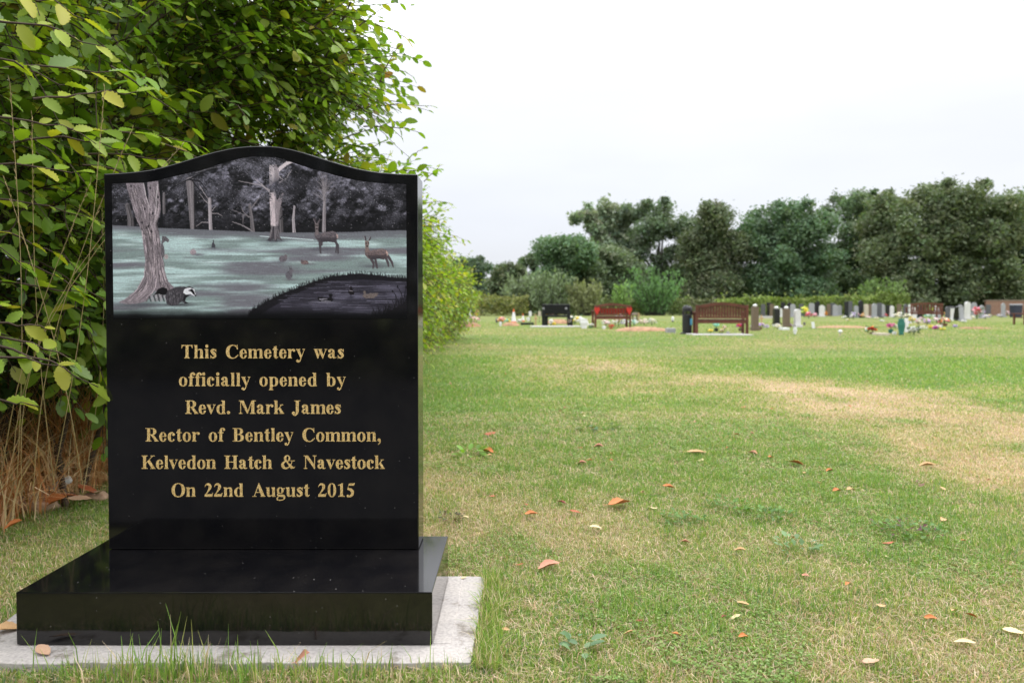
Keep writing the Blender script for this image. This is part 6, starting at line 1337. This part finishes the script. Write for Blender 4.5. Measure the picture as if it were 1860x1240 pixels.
for px, py, w, c, lab in [
    (1125, 926, 46, 'orange', 'largest orange dead leaf on the lawn, right of the two dark red ones'), (1187, 932, 16, 'cream', 'small cream leaf touching the right end of the largest orange leaf'), (965, 943, 26, 'orange', 'deep orange curled leaf between the headstone and the dark red pair'), (943, 1037, 17, 'rust', 'small rust red leaf just behind the concrete slab'),
    (997, 1041, 44, 'salmon', 'long pinkish leaf lying beside the small rust red one behind the slab'), (1229, 1166, 18, 'orange', 'small upright orange leaf low in the middle of the lawn'), (1315, 1132, 12, 'red', 'tiny crimson leaf right of the upright orange leaf'), (1350, 1169, 19, 'orange', 'orange leaf standing on edge in the bottom middle grass'),
    (1265, 826, 38, 'tan', 'broad tan orange leaf with a pale one under it in the green patch'), (1273, 838, 14, 'cream', 'pale narrow leaf under the broad tan orange leaf'), (885, 824, 28, 'orange', 'flat orange leaf beside the bright green weed near the headstone'), (890, 789, 26, 'rust', 'rust coloured leaf above the flat orange one near the headstone'),
    (1087, 813, 20, 'salmon', 'pink leaf farthest right of the small pink group'), (1057, 844, 18, 'salmon', 'reddish pink leaf lowest in the small pink group'), (1072, 839, 12, 'orange', 'small orange leaf inside the pink group'), (1054, 815, 12, 'rust', 'rust leaf left of the pink leaf in the small group'), (1020, 921, 18, 'red', 'dark red curled leaf, upper one of the red pair'), (1045, 939, 22, 'rust', 'red brown leaf, lower one of the red pair'),
    (1215, 893, 24, 'orange', 'thin orange leaf above the largest orange leaf'), (1344, 1010, 22, 'tan', 'tan leaf standing up in the mid lawn'), (1690, 1136, 22, 'orange', 'broad orange leaf at the lower right of the lawn'), (1752, 1181, 36, 'cream', 'large cream yellow leaf at the lower right'), (1582, 1216, 42, 'pale', 'large faded leaf at the bottom edge of the photo'), (1840, 1161, 34, 'cream', 'cream leaf cut by the right edge'),
    (1447, 845, 28, 'orange', 'forked orange leaf in the green patch'), (1507, 859, 16, 'orange', 'small orange leaf right of the forked one'), (1520, 899, 18, 'orange', 'left leaf of the close orange pair in the green patch'), (1545, 897, 18, 'tan', 'right leaf of the close orange pair in the green patch'), (1685, 851, 30, 'tan', 'long tan leaf on the dry patch'), (1663, 880, 12, 'brown', 'small brown leaf at the edge of the dry patch'),
    (1350, 740, 12, 'rust', 'rust leaf at the left border of the dry strip'), (1338, 793, 12, 'orange', 'round orange leaf above the green patch'), (1368, 826, 20, 'salmon', 'pinkish curled leaf at the top of the green patch'), (1400, 833, 14, 'orange', 'small upright orange leaf left of the forked one'), (1715, 955, 22, 'tan', 'crumpled tan leaf right of the purple clover'), (1612, 996, 24, 'rust', 'flat rust leaf below the purple clover'), (1750, 992, 12, 'orange', 'orange leaf right of the rust leaf and clover'), (1463, 1057, 14, 'salmon', 'pale pink leaf low in the right half of the lawn'), (1540, 1072, 14, 'orange', 'orange leaf right of the pale pink one'), (1600, 1112, 18, 'tan', 'tan leaf above the broad orange one'), (800, 751, 16, 'cream', 'cream leaf close to the right side of the headstone'), (1082, 968, 24, 'cream', 'pale flat leaf below the dark red pair'), (1245, 995, 18, 'salmon', 'pinkish leaf beside the dark clover'), (1075, 1108, 14, 'brown', 'dark brown leaf right of the slab'), (1160, 1140, 16, 'red', 'dark red leaf at the bottom middle left')]:
    fallen(px, py, w, c, lab, GL)
fallen(549, 1214, 42, 'salmon', 'reddish brown leaf standing upright in the grass before the slab', GL, yaw=1.2, roll=1.1)
fallen(12, 1143, 44, 'tan', 'yellow tan leaf lying on the left end of the concrete slab', GL, z=.004)
fallen(78, 1182, 46, 'pale', 'curled pinkish leaf on the front left edge of the slab', GL, z=.004)
fallen(842, 1049, 12, 'cream', 'tiny yellow leaf on the back right corner of the slab', GL, z=.002)
for px, py, w, c, lab in [(8, 952, 44, 'tan', 'curled orange tan leaf low at the left edge'), (25, 978, 40, 'orange', 'orange leaf under the curled one at the left edge'), (98, 934, 54, 'orange', 'orange leaf right of the large pale clod'), (132, 921, 60, 'rust', 'rust leaf in the litter between hedge and headstone'), (160, 911, 56, 'rust', 'rust leaf in the litter touching the headstone edge'), (146, 928, 50, 'pale', 'pale torn leaf in front of the rusty litter'), (115, 918, 50, 'brown', 'brown leaf behind the orange litter'), (184, 914, 40, 'cream', 'straw coloured leaf scrap at the left foot of the headstone')]:
    fallen(px, py, w * .8, c, lab, GL, tilt=.5, lift=.022)
for i in range(95):
    d = 1.3 + rl.random() ** 1.5 * 9; x = rl.uniform(-.12 * d, d * .74)
    if x < -.02 and d < 1.7: continue
    px = 930 + x / d * F; py = 561 + (HC - GZ) / d * F
    fallen(px, py, rl.uniform(.012, .03) * F / d, rl.choice(['orange', 'rust', 'salmon', 'tan', 'tan', 'cream', 'cream', 'brown']), 'small scrap of dead leaf scattered in the lawn', 'small leaf scraps in the lawn', tilt=.5)
for px, py, w, h, lab in [(42, 936, 105, 46, 'large pale tan earth clod at the foot of the hedge by the left edge'), (170, 912, 46, 24, 'small pale clod of dry earth touching the left edge of the headstone'), (5, 934, 40, 26, 'pale clod cut by the left edge of the photo')]:
    p = at(px, py); w, h = w * p.y / F / 2, h * p.y / F / 2
    mb = MB(); mb.blob((0, 0, h * .6), (w, w * .6, h), int(px), 9, 14, .16)
    tag(mb.build('earth_clod', M_CLOD, None, (p.x, p.y + w * .3, GZ), True), lab, 'clod')
p = at(82, 922); mb = MB(); mb.lathe([(.012, 0), (.013, .05), (.0125, .075), (.008, .08)], n=12)
o = mb.build('plastic_tube', cm('white_tube', (.6, .6, .6)), None, (p.x, p.y, GZ + .05), True); o.rotation_euler = (0, 1.1, .5); tag(o, 'white plastic tube lying in the litter under the hedge', 'litter')
M_WSTEM = cm('weed_stem', (.2, .28, .09))
def weed(px, py, w, n, col, label, size=.022, flat=.22, round_=True):
    rg = np.random.default_rng(int(px)); p = at(px, py); R = w * p.y / F / 2
    a = rg.uniform(0, 6.283, n); r = R * np.sqrt(rg.random(n)); P = np.stack([r * np.cos(a), r * np.sin(a) * .9, rg.uniform(.01, .028, n)], 1)
    d = np.stack([np.cos(a), np.sin(a), rg.uniform(.1, .7, n)], 1) + rg.normal(0, .3, (n, 3))
    v, f, c = scatter(LEAF_FAR if round_ else LEAF_MID, P, d, np.array([0, 0, 1.]) + rg.normal(0, flat, (n, 3)), size * rg.uniform(.6, 1.2, n), pick(rg, n, col, [1 / len(col)] * len(col)))
    e_ = empty('weed', (p.x, p.y, float(gz(p.x, p.y))), label, 'weed', 'weeds in the lawn')
    link('leaves', np_mesh('leaves', v, f, c), M_LEAF, e_)
    q = np.stack([P * [.92, .92, 0], P * [.95, .95, .5], P], 1); v, f = tubes_np(q, .0006, .0004, 3); link('stems', np_mesh('stems', v, f), M_WSTEM, e_)
CLO = [[.13, .25, .06], [.17, .29, .08], [.1, .2, .05]]
weed(1240, 955, 75, 70, CLO, 'dark green clover patch in the middle of the lawn', .016)
weed(1650, 975, 120, 130, CLO + [[.16, .06, .08]], 'clover patch with purple heads at the right', .015)
weed(1445, 1005, 70, 34, [[.16, .27, .12], [.22, .33, .17]], 'pale grey green weed below the lush patch', .02)
weed(1090, 778, 60, 12, [[.14, .23, .12], [.16, .22, .1]], 'rosette with an upright reddish tip in the mid lawn', .06, round_=False)
weed(855, 828, 48, 14, [[.2, .36, .06], [.16, .3, .05]], 'bright green weed beside the flat orange leaf', .045, round_=False)
weed(1398, 945, 90, 70, CLO, 'green clover left of the purple clover', .017)
weed(1320, 930, 90, 60, CLO, 'green clover right of the largest orange leaf', .017)
weed(1055, 1192, 50, 10, [[.16, .26, .14], [.2, .3, .16]], 'broad grey green leaves low in the lawn right of the slab', .03, round_=False)
weed(820, 950, 50, 34, [[.1, .1, .05], [.14, .07, .04], [.12, .16, .06]], 'brownish weed tuft beside the base of the headstone', .014)
